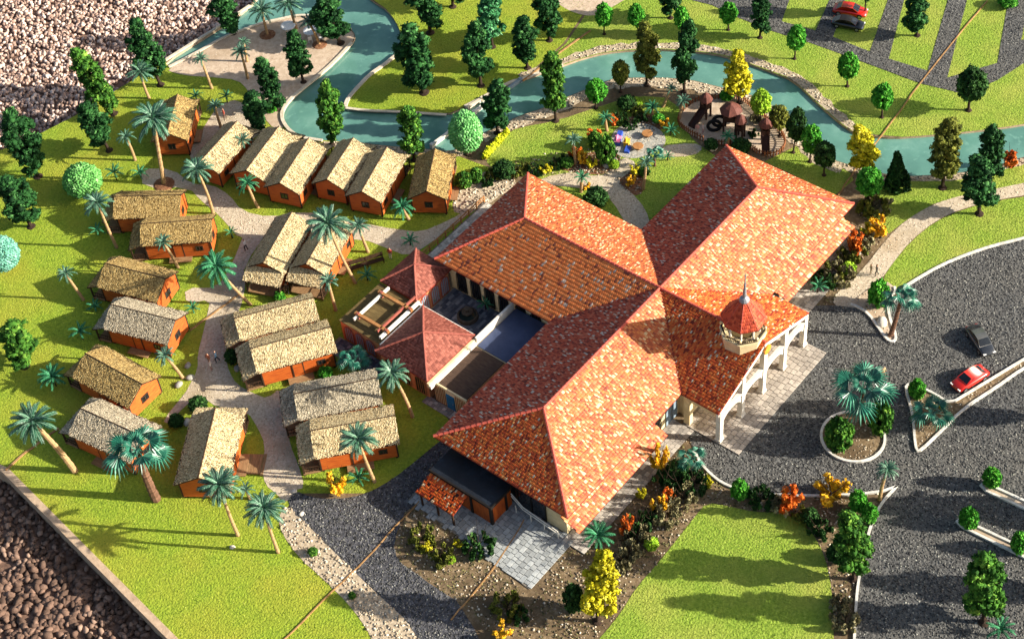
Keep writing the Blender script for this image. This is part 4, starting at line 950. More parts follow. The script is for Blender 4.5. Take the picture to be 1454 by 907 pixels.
# ================================================================ thatched huts
HL, HWD, HE, HR = 3.8, 2.35, 2.6, 3.9
WX, WY, WZ0 = 3.45, 2.0, .35
def zroof(y): return HE + (HR - HE) * (1 - abs(y) / HWD)
PART = {}
def hut_parts():
    P = []                                        # (name, mesh, parent index or None, kind)
    mb = MB()
    def half(z): return WY if z <= zroof(WY) - .12 else max(0.0, HWD * (1 - (z + .12 - HE) / (HR - HE)))
    z = WZ0; bh = .24
    while z < HR - .2:
        z1 = min(z + bh, HR - .14); y0, y1 = half(z), half(z1)
        for sx in (-1, 1):
            x = sx * WX
            mb.hexa([(x - sx * .06, -y0, z), (x + sx * .045, -y0, z), (x + sx * .045, y0, z), (x - sx * .06, y0, z), (x - sx * .06, -y1, z1), (x + sx * .012, -y1, z1), (x + sx * .012, y1, z1), (x - sx * .06, y1, z1)])
        if z1 < zroof(WY) + .05:
            for sy in (-1, 1):
                y = sy * WY
                mb.hexa([(-WX, y - sy * .06, z), (WX, y - sy * .06, z), (WX, y + sy * .045, z), (-WX, y + sy * .045, z), (-WX, y - sy * .06, z1), (WX, y - sy * .06, z1), (WX, y + sy * .012, z1), (-WX, y + sy * .012, z1)])
        z = z1
    P.append(('wall', mb.mesh('wall', 'siding'), None, None))
    mb = MB(); mb.box(-WX + .08, -WY + .08, WZ0 - .12, WX - .08, WY - .08, WZ0 + .05)
    P.append(('floor_frame', mb.mesh('floor_frame', 'dark_wood'), None, None))
    for x in (-3.3, 0, 3.3):
        for y in (-1.85, 1.85):
            mb = MB(); mb.box(x - .1, y - .1, 0, x + .1, y + .1, WZ0); P.append(('stilt', mb.mesh('stilt', 'dark_wood'), None, None))
    for sx in (-1, 1):
        for sy in (-1, 1):
            mb = MB(); mb.box(sx * WX - .07, sy * WY - .07, WZ0 - .1, sx * WX + .07, sy * WY + .07, zroof(WY) - .1); P.append(('corner_post', mb.mesh('corner_post', 'dark_wood'), None, None))
    def win(c, ax, w, h, frame='dark_wood'):
        mb = MB(); cx, cy, cz = c
        def bx(u0, u1, z0, z1, d0, d1, q):
            if ax == 'x': q.box(cx + min(d0, d1), cy + u0, cz + z0, cx + max(d0, d1), cy + u1, cz + z1)
            else: q.box(cx + u0, cy + min(d0, d1), cz + z0, cx + u1, cy + max(d0, d1), cz + z1)
        s = 1 if (cx if ax == 'x' else cy) > 0 else -1
        for a in ((-w / 2, -w / 2 + .1, -h / 2, h / 2), (w / 2 - .1, w / 2, -h / 2, h / 2), (-w / 2 + .1, w / 2 - .1, h / 2 - .1, h / 2), (-w / 2 + .1, w / 2 - .1, -h / 2, -h / 2 + .1), (-.045, .045, -h / 2 + .1, h / 2 - .1)):
            bx(*a, 0, s * .09, mb)
        i = len(P); P.append(('window', mb.mesh('window', frame), None, None))
        mb = MB(); bx(-w / 2 + .08, w / 2 - .08, -h / 2 + .08, h / 2 - .08, s * .01, s * .055, mb); P.append(('pane', mb.mesh('pane', 'dark_glass'), i, None))
    win((WX, 0, 1.55), 'x', .95, .85)
    for sy in (-1, 1):
        win((2.2, sy * WY, 1.5), 'y', .8, .7)
        mb = MB(); mb.box(-.5, sy * WY - .02 if sy > 0 else -WY - .09, .4, .4, sy * WY + .09 if sy > 0 else -WY + .02, 2.2)
        i = len(P); P.append(('door', mb.mesh('door', 'siding'), None, None))
        mb = MB()
        for a in ((-.6, -.5, .4, 2.3), (.4, .5, .4, 2.3), (-.5, .4, 2.2, 2.3)):
            mb.box(a[0], sy * WY if sy > 0 else -WY - .1, a[2], a[1], sy * WY + .1 if sy > 0 else -WY, a[3])
        P.append(('door_frame', mb.mesh('door_frame', 'dark_wood'), i, None))
        mb = MB(); mb.box(-1.2, sy * 2.02 if sy > 0 else -2.9, .26, 1.2, sy * 2.9 if sy > 0 else -2.02, .34); P.append(('step', mb.mesh('step', 'deck'), None, None))
    def thatch(pts, n, down):
        """slab of thatch with a covering of short straws"""
        A, B, C_, D = [Vector(p) for p in pts]     # A,B along the eave, C_,D along the ridge
        mb = MB(); nx, ny = 16, 7; nrm = (B - A).cross(D - A).normalized()
        if nrm.z < 0: nrm = -nrm
        idx = len(mb.v)
        for j in range(ny + 1):
            for i in range(nx + 1):
                p = A.lerp(B, i / nx).lerp(D.lerp(C_, i / nx), j / ny)
                mb.v.append(tuple(p + nrm * (random.uniform(-.02, .03) - (.05 if j == 0 else 0))))
        for j in range(ny):
            for i in range(nx):
                a = j * (nx + 1) + i; mb.face((a, a + 1, a + nx + 2, a + nx + 1))
        lo = [tuple(p - nrm * .14) for p in (A, B, C_, D)]; up = [tuple(p - nrm * .03) for p in (A, B, C_, D)]
        mb.hexa(lo + up, 1)
        i0 = len(P); P.append(('roof_slope', mb.mesh('roof_slope', ['thatch', 'dark_wood']), None, None))
        rng = np.random.default_rng(len(P)); f = rng.uniform(0, 1, (n, 2)); A_, B_, D_ = np.array(A), np.array(B), np.array(D)
        pos = A_ + f[:, :1] * (B_ - A_) + f[:, 1:] * (D_ - A_) + np.array(nrm) * rng.uniform(.015, .04, (n, 1))
        ud = (D_ - A_) / np.linalg.norm(D_ - A_); ux = (B_ - A_) / np.linalg.norm(B_ - A_); nn = np.array(nrm)
        V0, F0 = OCT; L = rng.uniform(.06, .13, n); w = rng.uniform(.025, .045, n); a = rng.normal(0, .35, n)
        d1 = np.cos(a)[:, None] * ud + np.sin(a)[:, None] * ux; d2 = -np.sin(a)[:, None] * ud + np.cos(a)[:, None] * ux
        V = pos[:, None] + V0[None, :, 0:1] * (d1 * L[:, None])[:, None] + V0[None, :, 1:2] * (d2 * w[:, None])[:, None] + V0[None, :, 2:3] * (nn * .014)[None, None]
        F = (F0[None] + (np.arange(n) * 6)[:, None, None]).reshape(-1, 3)
        P.append(('thatch', arr_mesh('thatch', V.reshape(-1, 3), F, np.repeat(rng.uniform(0, 1, n), 8), 'thatch_chip'), i0, 'stuff'))
    for sy in (-1, 1):
        thatch([(-HL, sy * HWD, HE), (HL, sy * HWD, HE), (HL, 0, HR), (-HL, 0, HR)], 1900, 0)
    thatch([(-5.25, -2.3, 2.02), (-5.25, 2.3, 2.02), (-3.55, 2.3, 2.78), (-3.55, -2.3, 2.78)], 560, 0)
    mb = MB(); mb.tube([(-HL - .03, 0, HR + .02), (0, 0, HR + .0), (HL + .03, 0, HR + .02)], .06, 6); P.append(('ridge_pole', mb.mesh('ridge_pole', 'dark_wood'), None, None))
    mb = MB(); mb.box(-5.1, -2.1, .2, -3.55, 2.1, .34); P.append(('porch_deck', mb.mesh('porch_deck', 'deck'), None, None))
    for y in (-2.0, 2.0):
        mb = MB(); mb.box(-5.08, y - .07, 0, -4.94, y + .07, 2.05); P.append(('porch_post', mb.mesh('porch_post', 'dark_wood'), None, None))
    mb = MB()
    for y in (-2.0, 2.0):
        mb.beam((-4.95, y, 1.1), (-3.6, y, 1.1), .07, .07); mb.beam((-4.95, y, .6), (-3.6, y, .6), .05, .05)
        for k in range(5):
            x = -4.8 + k * .25; mb.beam((x, y, .4), (x + .2, y, 1.1), .04, .04, up=(0, 1, 0))
    P.append(('porch_railing', mb.mesh('porch_railing', 'dark_wood'), None, None))
    return P
HP = hut_parts()
def hut(x, y, th, L, w, label, tint=''):
    r = thing('thatched_hut', label, 'hut', (x, y, .02), th, 'thatched wooden huts of the village', (L / HL, w / HWD, 1))
    made = []
    for n, me, par, kind in HP:
        o = obj(n, me, r if par is None else made[par], kind=kind); made.append(o)
        if tint and n in ('roof_slope', 'thatch'):
            o.material_slots[0].link = 'OBJECT'; o.material_slots[0].material = MATS[('thatch' if n == 'roof_slope' else 'thatch_chip') + tint]
hut(-7.11, 64.14, 3.782, 3.40, 2.20, 'thatched hut behind the tallest palm, set apart at the far left of the back row', '_brown')
hut(-7.30, 56.11, 3.333, 3.61, 2.17, 'back row hut with a small palm leaning over its pale roof')
hut(-5.38, 51.05, 3.419, 3.83, 2.46, 'third hut of the back row, roof corner touching the pond bank')
hut(-4.77, 46.62, 3.462, 3.81, 2.27, 'fourth hut of the back row, orange gable with one window facing the path')
hut(-1.60, 42.54, 3.455, 3.53, 2.14, 'fifth hut of the back row, beside the tall tree in the water')
hut(-0.74, 38.15, 3.483, 3.66, 2.23, 'sixth hut of the back row, left of the gap before the last hut')
hut(2.74, 32.90, 3.711, 3.40, 2.22, 'last hut of the back row, beside the pebble corner and the light green ball tree', '_brown')
hut(-18.32, 56.24, 5.351, 3.78, 2.24, 'uppermost hut on the left lawn with the base of the tall palm behind it', '_brown')
hut(-19.31, 50.56, 5.409, 3.94, 2.18, 'second hut down the left lawn with a small palm before its front wall', '_brown')
hut(-27.01, 48.75, 5.012, 3.72, 2.42, 'third hut down the left lawn with a dark brown roof', '_brown')
hut(-30.60, 43.59, 5.033, 3.84, 2.38, 'fourth hut down the left lawn with shaded gable window', '_grey')
hut(-37.60, 40.37, 4.792, 3.95, 2.48, 'fifth hut down the left lawn with a sunlit pale gable and cross-barred window', '_brown')
hut(-42.38, 35.24, 4.872, 3.96, 2.56, 'lowest hut on the left, partly hidden by the thick-trunked fan palm', '_grey')
hut(-38.57, 25.75, 3.746, 4.20, 2.71, 'lone hut at the bottom edge of the village with a palm shadow on its roof')
hut(-14.56, 39.65, 0.365, 3.90, 2.27, 'left hut of the middle pair joined under porch roofs by the central path')
hut(-12.15, 35.58, 0.330, 3.75, 2.18, 'right hut of the middle pair, beneath the large drooping palm')
hut(-22.23, 32.70, -0.604, 4.17, 2.10, 'upper hut of the pair beside the group of walkers')
hut(-24.20, 28.43, -0.598, 4.15, 2.41, 'lower hut of the pair beside the group of walkers, its orange side wall in view')
hut(-26.12, 20.32, -0.703, 4.20, 2.43, 'hut with palm shade on its roof behind the one with the yellow shrub', '_grey')
hut(-28.61, 15.80, -0.720, 4.14, 2.53, 'hut nearest the dark side road, a yellow shrub at its porch')

# ================================================================ vegetation
def join_arr(parts):
    V, F, t = [], [], []; n = 0
    for v, f, k in parts:
        V.append(v); F.append(f + n); t.append(k); n += len(v)
    return np.concatenate(V), np.concatenate(F), np.concatenate(t)
FLAKE = (np.array([(-1, -.5, 0), (1, -.5, .2), (1, .5, 0), (-1, .5, .2)], float), np.array([(0, 1, 2), (0, 2, 3)]))
def crown(name, m, seed, centers, csize, flakes=14, fsize=.12, jit=.2, squash=.85, big=False):
    rng = np.random.default_rng(seed); n = len(centers)
    s = csize * rng.uniform(.65, 1.25, n)
    tone = np.clip(rng.normal(.42, .2, n), 0, 1)
    A = scatter(centers, np.stack([s, s, s * squash], -1), ICO1 if big else ICO0, jit, rng, tone=tone)
    d = rng.normal(size=(n, flakes, 3)); d /= np.linalg.norm(d, axis=2)[..., None]
    fp = (centers[:, None] + d * s[:, None, None] * rng.uniform(.85, 1.25, (n, flakes, 1))).reshape(-1, 3)
    fs = fsize * rng.uniform(.6, 1.4, len(fp))
    B = scatter(fp, fs, FLAKE, .1, rng, tone=np.clip(np.repeat(tone, flakes) + rng.normal(.08, .18, len(fp)), 0, 1))
    V, F, t = join_arr([A, B])
    return arr_mesh(name, V, F, t, m)
def pts_tall(seed, h=8.0, r=1.6, n=390, z0=.14):
    rng = np.random.default_rng(seed); out = []; nb = 13
    for b in range(nb):
        f = (b + rng.uniform(0, .6)) / nb; z = z0 + .07 + (1 - z0 - .12) * f
        tp = (.55 + .45 * math.sin(math.pi * min(1, f * .95 + .18))) * (1 if f < .75 else 1 - (f - .75) * 1.7)
        a = b * 2.4 + rng.uniform(-.6, .6); off = r * rng.uniform(.18, .62) * tp; br = r * rng.uniform(.36, .58) * (.5 + .5 * tp)
        for k in range(n // nb):
            d = rng.normal(size=3); d /= np.linalg.norm(d); q = br * rng.uniform(.55, 1)
            out.append((off * math.cos(a) + d[0] * q, off * math.sin(a) + d[1] * q, z * h + d[2] * q * .95))
    return np.array(out)
def pts_round(seed, h=4.0, r=1.3, n=230, z0=.26):
    rng = np.random.default_rng(seed); out = []
    while len(out) < n:
        d = rng.normal(size=3); d /= np.linalg.norm(d); q = rng.uniform(.5, 1) ** .5
        z = (z0 + (1 - z0) / 2) * h + d[2] * q * h * (1 - z0) / 2 * .9; k = .85 * r * q * (1 - .18 * max(0, d[2]))
        out.append((d[0] * k, d[1] * k, z))
    return np.array(out)
def pts_ball(seed, h, r, n, z0=.14):
    i = np.arange(n) + .5; ph = np.arccos(1 - 2 * i / n); th = np.pi * (1 + 5 ** .5) * i; hh = h * (1 - z0) / 2
    rr = np.sin(ph) * (1 + .12 * np.cos(ph) * -1)
    return np.c_[r * .93 * rr * np.cos(th), r * .93 * rr * np.sin(th), h * z0 + hh + hh * .93 * np.cos(ph)]
def pts_branch(seed, h=2.0, r=1.1, nb=6):
    rng = np.random.default_rng(seed); out = []
    for b in range(nb):
        a = rng.uniform(0, 6.28); l = rng.uniform(.6, 1); e_ = rng.uniform(.5, 1.35)
        for k in range(5):
            f = .35 + .65 * k / 4
            out.append((math.cos(a) * r * l * f * math.cos(e_) * 1.3 + rng.normal(0, .08), math.sin(a) * r * l * f * math.cos(e_) * 1.3 + rng.normal(0, .08), h * f * l * math.sin(e_) * .95 + .1))
    return np.array(out)
def trunk_mesh(h, r, m='trunk', limbs=4):
    mb = MB(); mb.tube([(0, 0, -.05), (.03, .02, h * .25), (-.04, .03, h * .6), (0, 0, h)], [r * 1.3, r, r * .75, r * .3], 8)
    for k in range(limbs):
        a = 2.4 * k; z = h * (.45 + .12 * k)
        mb.tube([(0, 0, z), (.5 * math.cos(a), .5 * math.sin(a), z + .5), (.9 * math.cos(a), .9 * math.sin(a), z + 1.1)], [r * .5, r * .35, r * .12], 5)
    return mb.mesh('trunk', m)
def base_mesh(r):
    mb = MB(); mb.lathe([(r * .8, 0), (r * .7, .06), (r * .35, .14), (r * .2, .2)], 9); return mb.mesh('root_base', 'trunk')
PROTO = {}
def proto(kind, variants, r0, h0, tr, trunk_h, base=.55, limbs=4):
    PROTO[kind] = (variants, r0, h0, trunk_mesh(trunk_h, tr, limbs=limbs) if trunk_h else None, base_mesh(base) if base else None)
TALL = [pts_tall(s) for s in (1, 2, 3, 4)]
for kind, m in (('tall_dark', 'leaf_dark'), ('tall_mid', 'leaf_mid'), ('tall_olive', 'leaf_olive'), ('tall_yellow', 'leaf_yellow'), ('tall_teal', 'leaf_sage')):
    proto(kind, [crown('crown', m, i, p, .24, 16, .095) for i, p in enumerate(TALL[:4 if kind in ('tall_dark', 'tall_mid') else 2])], 1.75, 8.2, .13, 6.2, .5)
RND = [pts_round(s) for s in (11, 12, 13)]
for kind, m in (('round_bright', 'leaf_bright'), ('round_dark', 'leaf_deep'), ('round_lime', 'leaf_lime'), ('round_olive', 'leaf_olive')):
    proto(kind, [crown('crown', m, 20 + i, p, .2, 16, .085) for i, p in enumerate(RND)], 1.38, 4.0, .1, 2.4, .35)
for kind, m in (('ball_pale', 'leaf_pale'), ('ball_bright', 'leaf_egg'), ('ball_teal', 'leaf_teal')):
    proto(kind, [crown('crown', m, 40, pts_ball(14, 3.4, 1.55, 520), .15, 6, .08, .1)], 1.55, 3.5, .13, 1.6, .4, 0)
for kind, m in (('bush_bright', 'leaf_bright'), ('bush_mid', 'leaf_mid'), ('bush_deep', 'leaf_deep'), ('bush_lime', 'leaf_lime')):
    proto(kind, [crown('foliage', m, 50 + i, pts_round(30 + i, 1.8, 1.0, 150, .02), .15, 18, .08) for i in range(2)], 1.12, 1.85, .06, 1.0, 0, 0)
for kind, m in (('twig_yellow', 'leaf_gold'), ('twig_orange', 'leaf_orange'), ('twig_lime', 'leaf_yellow')):
    proto(kind, [crown('foliage', m, 60 + i, pts_branch(60 + i), .2, 18, .1) for i in range(3)], 1.1, 2.0, .07, 1.2, 0, 5)
def pts_scrub(seed):
    rng = np.random.default_rng(seed); a = rng.uniform(0, 6.28, 26); r = rng.uniform(0, 1, 26) ** .5; return np.c_[r * np.cos(a), r * np.sin(a), rng.uniform(.1, .8, 26) * (1.1 - r * .6)]
for kind, m in (('scrub_dry', 'leaf_dry'), ('scrub_deep', 'leaf_deep'), ('scrub_olive', 'leaf_olive')):
    proto(kind, [crown('foliage', m, 70 + i, pts_scrub(70 + i), .13, 34, .09, .3) for i in range(2)], 1.1, .95, .04, .5, 0, 4)
def fern_mesh(m):
    rng = np.random.default_rng(5); c = []
    for k in range(150):
        z = rng.uniform(.05, 1); a = rng.uniform(0, 6.28); r = (1 - z) * rng.uniform(.3, 1) ** .5; c.append((r * 1.3 * math.cos(a), r * 1.3 * math.sin(a), z * 3.2))
    return crown('crown', m, 6, np.array(c), .2, 26, .16, .2)
proto('conifer', [fern_mesh('leaf_deep')], 1.4, 3.4, .1, 2.6, .3, 0)

def tilt_quat(lx, ly, h, spin):
    d = Vector((lx, ly, h)).normalized(); q = Vector((0, 0, 1)).rotation_difference(d)
    return q @ Quaternion((0, 0, 1), spin)
CNT = [0]
NAMES = dict(tall='leafy_tree', round='round_tree', ball='ball_tree', bush='bush', twig='branching_shrub', scrub='scrub_plant', conifer='conifer_shrub')
GROUPS = dict(tall='tall foam-crowned trees', round='small round-crowned trees', ball='clipped ball trees', bush='rounded bushes', twig='bright branching shrubs', scrub='low wiry scrub plants', conifer='conifer shrubs')
CATS = dict(tall='tree', round='tree', ball='tree', bush='bush', twig='shrub', scrub='plant', conifer='shrub')
def plant(kind, T, label, z=.02, grp=None):
    x, y, h, lx, ly, r = T; CNT[0] += 1; fam = kind.split('_')[0]
    variants, r0, h0, tm, bm = PROTO[kind]
    if fam == 'tall': r *= 1.16
    o = thing(NAMES[fam], label, CATS[fam], (x, y, z), 0, grp or GROUPS[fam], (r / r0, r / r0, h / h0))
    o.rotation_mode = 'QUATERNION'; o.rotation_quaternion = tilt_quat(lx, ly, h, CNT[0] * 2.4)
    if tm: obj('trunk' if fam in ('tall', 'round', 'ball', 'conifer') else 'stem', tm, o)
    obj('crown' if fam in ('tall', 'round', 'ball', 'conifer') else 'foliage', variants[CNT[0] % len(variants)], o)
    if bm: obj('root_base', bm, o)
    return o

def frond_mesh(seed, m='frond', n=26, arch=.30, droop=.62):
    rng = np.random.default_rng(seed); mb = MB()
    def c(s): return Vector((s * (1 - .12 * s), 0, arch * s - droop * s ** 2.2 * .8))
    for i in range(8):
        a, b = c(i / 8), c((i + 1) / 8); w = .022 * (1 - i / 9); mb.tone = .9
        mb.quad((a.x, -w, a.z + .012), (a.x, w, a.z + .012), (b.x, w, b.z + .012), (b.x, -w, b.z + .012))
    for i in range(n):
        s = .1 + .88 * i / (n - 1); p = c(s); d = (c(min(1, s + .05)) - c(s - .05)).normalized(); L = .125 * (math.sin(math.pi * (.18 + .74 * s)) ** .7) + .03
        for sy in (-1, 1):
            l = L * rng.uniform(.88, 1.1); fw = .62 + .5 * s
            t = p + d * l * fw * .8 + Vector((0, sy * l * .8, -l * .32 + rng.uniform(-.02, .02))); w = d * .02
            mid = p.lerp(t, .5) + Vector((0, 0, .02)); mb.tone = float(np.clip(rng.normal(.48, .2), 0, 1))
            mb.poly([tuple(p - w * .5), tuple(mid - w), tuple(t), tuple(mid + w), tuple(p + w * .5)])
    return mb.mesh('frond', m)
FRONDS = [frond_mesh(1), frond_mesh(2, droop=.8, arch=.40), frond_mesh(3, droop=.45)]
FRONDS_G = [frond_mesh(4, 'leaf_plant'), frond_mesh(5, 'leaf_plant', droop=.95, arch=.45)]
def fan_mesh(seed, m='fan_leaf'):
    rng = np.random.default_rng(seed); mb = MB(); n = 16; c = Vector((.46, 0, .10)); mb.tone = .8
    mb.tube([(0, 0, 0), (.23, 0, .08), (.46, 0, .10)], .016, 4)
    for k in range(n):
        a0, a1 = math.radians(-115 + 230 * k / n), math.radians(-115 + 230 * (k + 1) / n); am = (a0 + a1) / 2; R = .5 * (.8 + .2 * math.cos(am * .7)) * rng.uniform(.92, 1.06)
        def q(a, r, dz): return (c.x + r * math.cos(a), r * math.sin(a), c.z - .30 * (r / .5) ** 2 * (.35 + .65 * abs(math.sin(a))) + dz)
        t0 = float(np.clip(rng.normal(.5, .2), 0, 1))
        mb.tone = t0; mb.poly([tuple(c), q(a0, R * .55, 0), q(am, R * .6, .04)]); mb.tone = max(0, t0 - .15); mb.poly([tuple(c), q(am, R * .6, .04), q(a1, R * .55, 0)])
        mb.tone = min(1, t0 + .1); mb.poly([q(a0, R * .55, 0), q(am - .02, R, -.05), q(am, R * .6, .04)]); mb.poly([q(am, R * .6, .04), q(am + .02, R, -.05), q(a1, R * .55, 0)])
    return mb.mesh('leaf', m)
FANS = [fan_mesh(1), fan_mesh(2)]
def palm(T, label, n=24, fan=False, tr=.17, green=False, z=.02, tm=None, mound=0.0):
    x, y, h, lx, ly, r = T; h = max(h, .25); CNT[0] += 1; rnd = random.Random(CNT[0])
    o = thing('fan_palm' if fan else 'palm_tree', label, 'palm', (x, y, z), 0, 'fan palms' if fan else 'palms with feathery fronds')
    mb = MB(); k = 11; path = []; rad = []
    bx, by = rnd.uniform(-.12, .12) * h * .5, rnd.uniform(-.12, .12) * h * .5
    for i in range(k * 2):
        f = i / (k * 2 - 1); w = math.sin(f * math.pi)
        path.append((lx * f + bx * w * .4, ly * f + by * w * .4, -.05 + (h + .05) * f)); rad.append(tr * (1.15 - .45 * f) * (1.07 if i % 2 else .93))
    mb.tube(path, rad, 9); obj('trunk', mb.mesh('trunk', tm or ('fan_trunk' if fan else 'palm_trunk')), o)
    if mound:
        mb = MB(); mb.lathe([(mound, 0), (mound * .8, .12), (mound * .3, .2)], 12); obj('root_base', mb.mesh('root_base', 'mulch'), o)
    top = Vector((lx, ly, h)); n = n if fan else int(n * 1.45)
    for i in range(n):
        f = (i + .5) / n; az = i * 2.39996 + rnd.uniform(-.2, .2)
        el = (1.2 - 1.35 * f ** .75) if not fan else (1.15 - 1.45 * f)
        el += rnd.uniform(-.12, .12); s = r * (.82 + .25 * f) * rnd.uniform(.92, 1.1) * (1.12 if not fan else 1.36)
        if fan and i < n * .35: s *= .62
        me = rnd.choice(FANS if fan else (FRONDS_G if green else FRONDS))
        obj('leaf' if fan else 'frond', me, o, tuple(top), (rnd.uniform(-.25, .25), -el, az), (s, s, s))
    if fan:
        mb = MB(); mb.lathe([(tr * .9, h - .5), (tr * 1.2, h - .15), (.03, h + .15)], 8, (lx, ly)); obj('crown_shaft', mb.mesh('crown_shaft', 'dark_wood'), o)
    return o
def rosette(T, label, m=None, z=.02, n=11):
    n = 24 if T[5] > 1.55 else n
    """low plant: a rosette of arching fronds without a trunk in sight"""
    x, y, h, lx, ly, r = T; CNT[0] += 1; rnd = random.Random(CNT[0])
    o = thing('leafy_plant', label, 'plant', (x, y, z), 0, 'low leafy plants')
    mb = MB(); mb.lathe([(.08, 0), (.06, max(.15, h)), (.02, max(.2, h) + .05)], 6); obj('stem', mb.mesh('stem', 'trunk'), o)
    for i in range(n):
        f = (i + .5) / n
        obj('leaf', rnd.choice(FRONDS_G if m is None else FRONDS), o, (0, 0, max(.12, h)), (rnd.uniform(-.3, .3), -(1.1 - .95 * f), i * 2.4), (r * 1.1,) * 3)
    return o

# ---- tall trees
for kind, T_, lab in (
    ('tall_dark', (-1.65, 73.32, 10.75, -0.69, 0.86, 2.06), 'dark tree leaning out over the gravel, just left of the narrow water channel'),
    ('tall_mid', (-8.58, 74.10, 10.44, -1.36, 1.69, 2.11), 'bright-topped tree leaning over the gravel edge above the light green egg bush'),
    ('tall_dark', (-13.37, 69.62, 7.95, -0.72, 0.89, 1.98), 'dark tree on the left lawn between the two gravel-edge trees and the egg bush'),
    ('tall_dark', (-21.23, 73.25, 10.54, -0.39, 0.48, 2.29), 'dark tree at the left picture edge where gravel meets lawn'),
    ('tall_dark', (-27.16, 67.43, 8.17, -0.46, 0.57, 2.14), 'dark tree cut by the left picture edge above the pale teal ball tree'),
    ('tall_mid', (-41.17, 51.61, 7.16, 0.25, -0.30, 2.20), 'rounded green tree low on the left picture edge'),
    ('tall_dark', (10.48, 72.97, 6.90, -0.39, 0.49, 2.03), 'dark tree standing on the thin sand spit beside the gravel at the top'),
    ('tall_dark', (16.60, 60.24, 7.83, -0.77, 0.95, 2.43), 'dark tree at the right tip of the sandy beach'),
    ('tall_dark', (8.64, 58.92, 8.22, -0.12, 0.15, 1.70), 'dark slender tree on the lower edge of the sandy beach'),
    ('tall_dark', (3.19, 58.03, 8.12, -0.32, 0.40, 1.68), 'dark tree on the sand just left of the pond corner'),
    ('tall_dark', (-1.11, 56.38, 7.07, -0.09, 0.11, 1.73), 'darkest tree behind the second and third back row huts'),
    ('tall_mid', (2.31, 48.31, 9.91, 0.54, -0.67, 1.72), 'light-tipped tree rising from the pond behind the fourth hut'),
    ('tall_mid', (5.76, 38.57, 8.63, 0.26, -0.32, 1.69), 'light-tipped tree beside the gap between the last two back row huts'),
    ('tall_dark', (15.37, 45.41, 10.57, -0.64, 0.79, 2.60), 'largest dark tree on the lawn inside the river bend'),
    ('tall_dark', (24.41, 52.21, 9.96, -0.10, 0.13, 2.26), 'dark tree behind the largest one, its top cut by the picture edge'),
    ('tall_dark', (20.18, 40.55, 10.22, 0.06, -0.07, 1.93), 'dark tree on the river bend lawn nearest the white sluice'),
    ('tall_teal', (26.56, 44.04, 9.44, 0.02, -0.03, 1.89), 'paler green tree behind the dark one on the river bend lawn'),
    ('tall_dark', (29.94, 53.23, 8.79, 0.18, -0.23, 1.94), 'tree whose foot alone shows at the top edge over the lawn'),
    ('tall_dark', (25.83, 37.95, 8.19, -0.07, 0.08, 1.77), 'dark tree on the lawn left of the yellow board seam'),
    ('tall_dark', (31.39, 38.97, 8.81, -0.21, 0.26, 1.80), 'dark tree left of the beige patch at the top edge'),
    ('tall_mid', (20.20, 29.29, 10.96, 0.14, -0.17, 1.71), 'mid green tree on the lawn bank before the middle river'),
    ('tall_dark', (14.77, 33.62, 8.07, 0.32, -0.40, 1.79), 'dense dark tree beside the second sluice, right of the light green ball tree'),
    ('tall_olive', (31.24, 24.31, 9.84, -0.01, 0.02, 1.58), 'tall two-tiered olive tree on the far pebble bank'),
    ('tall_dark', (32.64, 19.95, 11.20, 0.34, -0.42, 1.56), 'tall dark tree with narrow crown on the pebble bank left of the yellow tree'),
    ('tall_dark', (43.08, 29.24, 7.26, -0.09, 0.12, 1.55), 'dark tree at the top edge by the parking lane'),
    ('tall_dark', (45.88, 18.11, 6.92, 0.05, -0.06, 1.36), 'dark tree standing beside the parking lane corner'),
    ('tall_yellow', (34.68, 13.56, 8.26, -0.35, 0.44, 1.71), 'tall yellow tree standing at the river beside the playground'),
    ('tall_yellow', (32.25, -4.31, 7.47, -0.55, 0.68, 1.78), 'dull yellow tree where the board seam meets the river'),
    ('tall_olive', (35.20, -12.36, 10.74, -0.16, 0.20, 1.91), 'olive green tree on the near bank of the right-hand river'),
    ('tall_dark', (38.56, -16.28, 8.70, -0.69, 0.86, 1.68), 'dark tree on the right river bank behind its taller neighbour'),
    ('tall_dark', (33.84, -17.48, 8.86, -0.68, 0.85, 2.03), 'dark tree beside the bend of the right-hand path'),
    ('tall_dark', (56.46, 2.89, 6.70, -0.46, 0.57, 1.68), 'dark tree on the lawn strip between the parking lanes'),
    ('round_dark', (56.45, 9.99, 7.82, -0.26, 0.32, 1.28), 'tree behind the red car in the upper parking lane'),
    ('tall_mid', (-10.68, -41.95, 11.37, -0.73, 0.90, 2.02), 'green tree standing on the asphalt near the lower right corner'),
    ('tall_yellow', (-30.44, -14.81, 11.64, 0.59, -0.74, 1.81), 'large yellow tree at the corner of the front lawn'),
    ('tall_mid', (-13.40, -30.65, 10.92, -0.73, 0.90, 1.83), 'broad green tree between the front lawn and the kerb of the road'),
):
    plant(kind, T_, lab)
# trees outside the picture whose shade lies on the road
for T_, lab in (((5.18, -44.97, 8.99, -0.87, 1.08, 2.05), 'tree beyond the right edge shading the upper parking median'), ((-2.68, -48.77, 8.48, -0.81, 1.01, 1.91), 'tree beyond the right edge shading the lower road'), ((13.31, -37.46, 11.27, -0.87, 1.07, 2.01), 'tree beyond the right edge behind the long island')):
    plant('tall_dark', T_, lab)
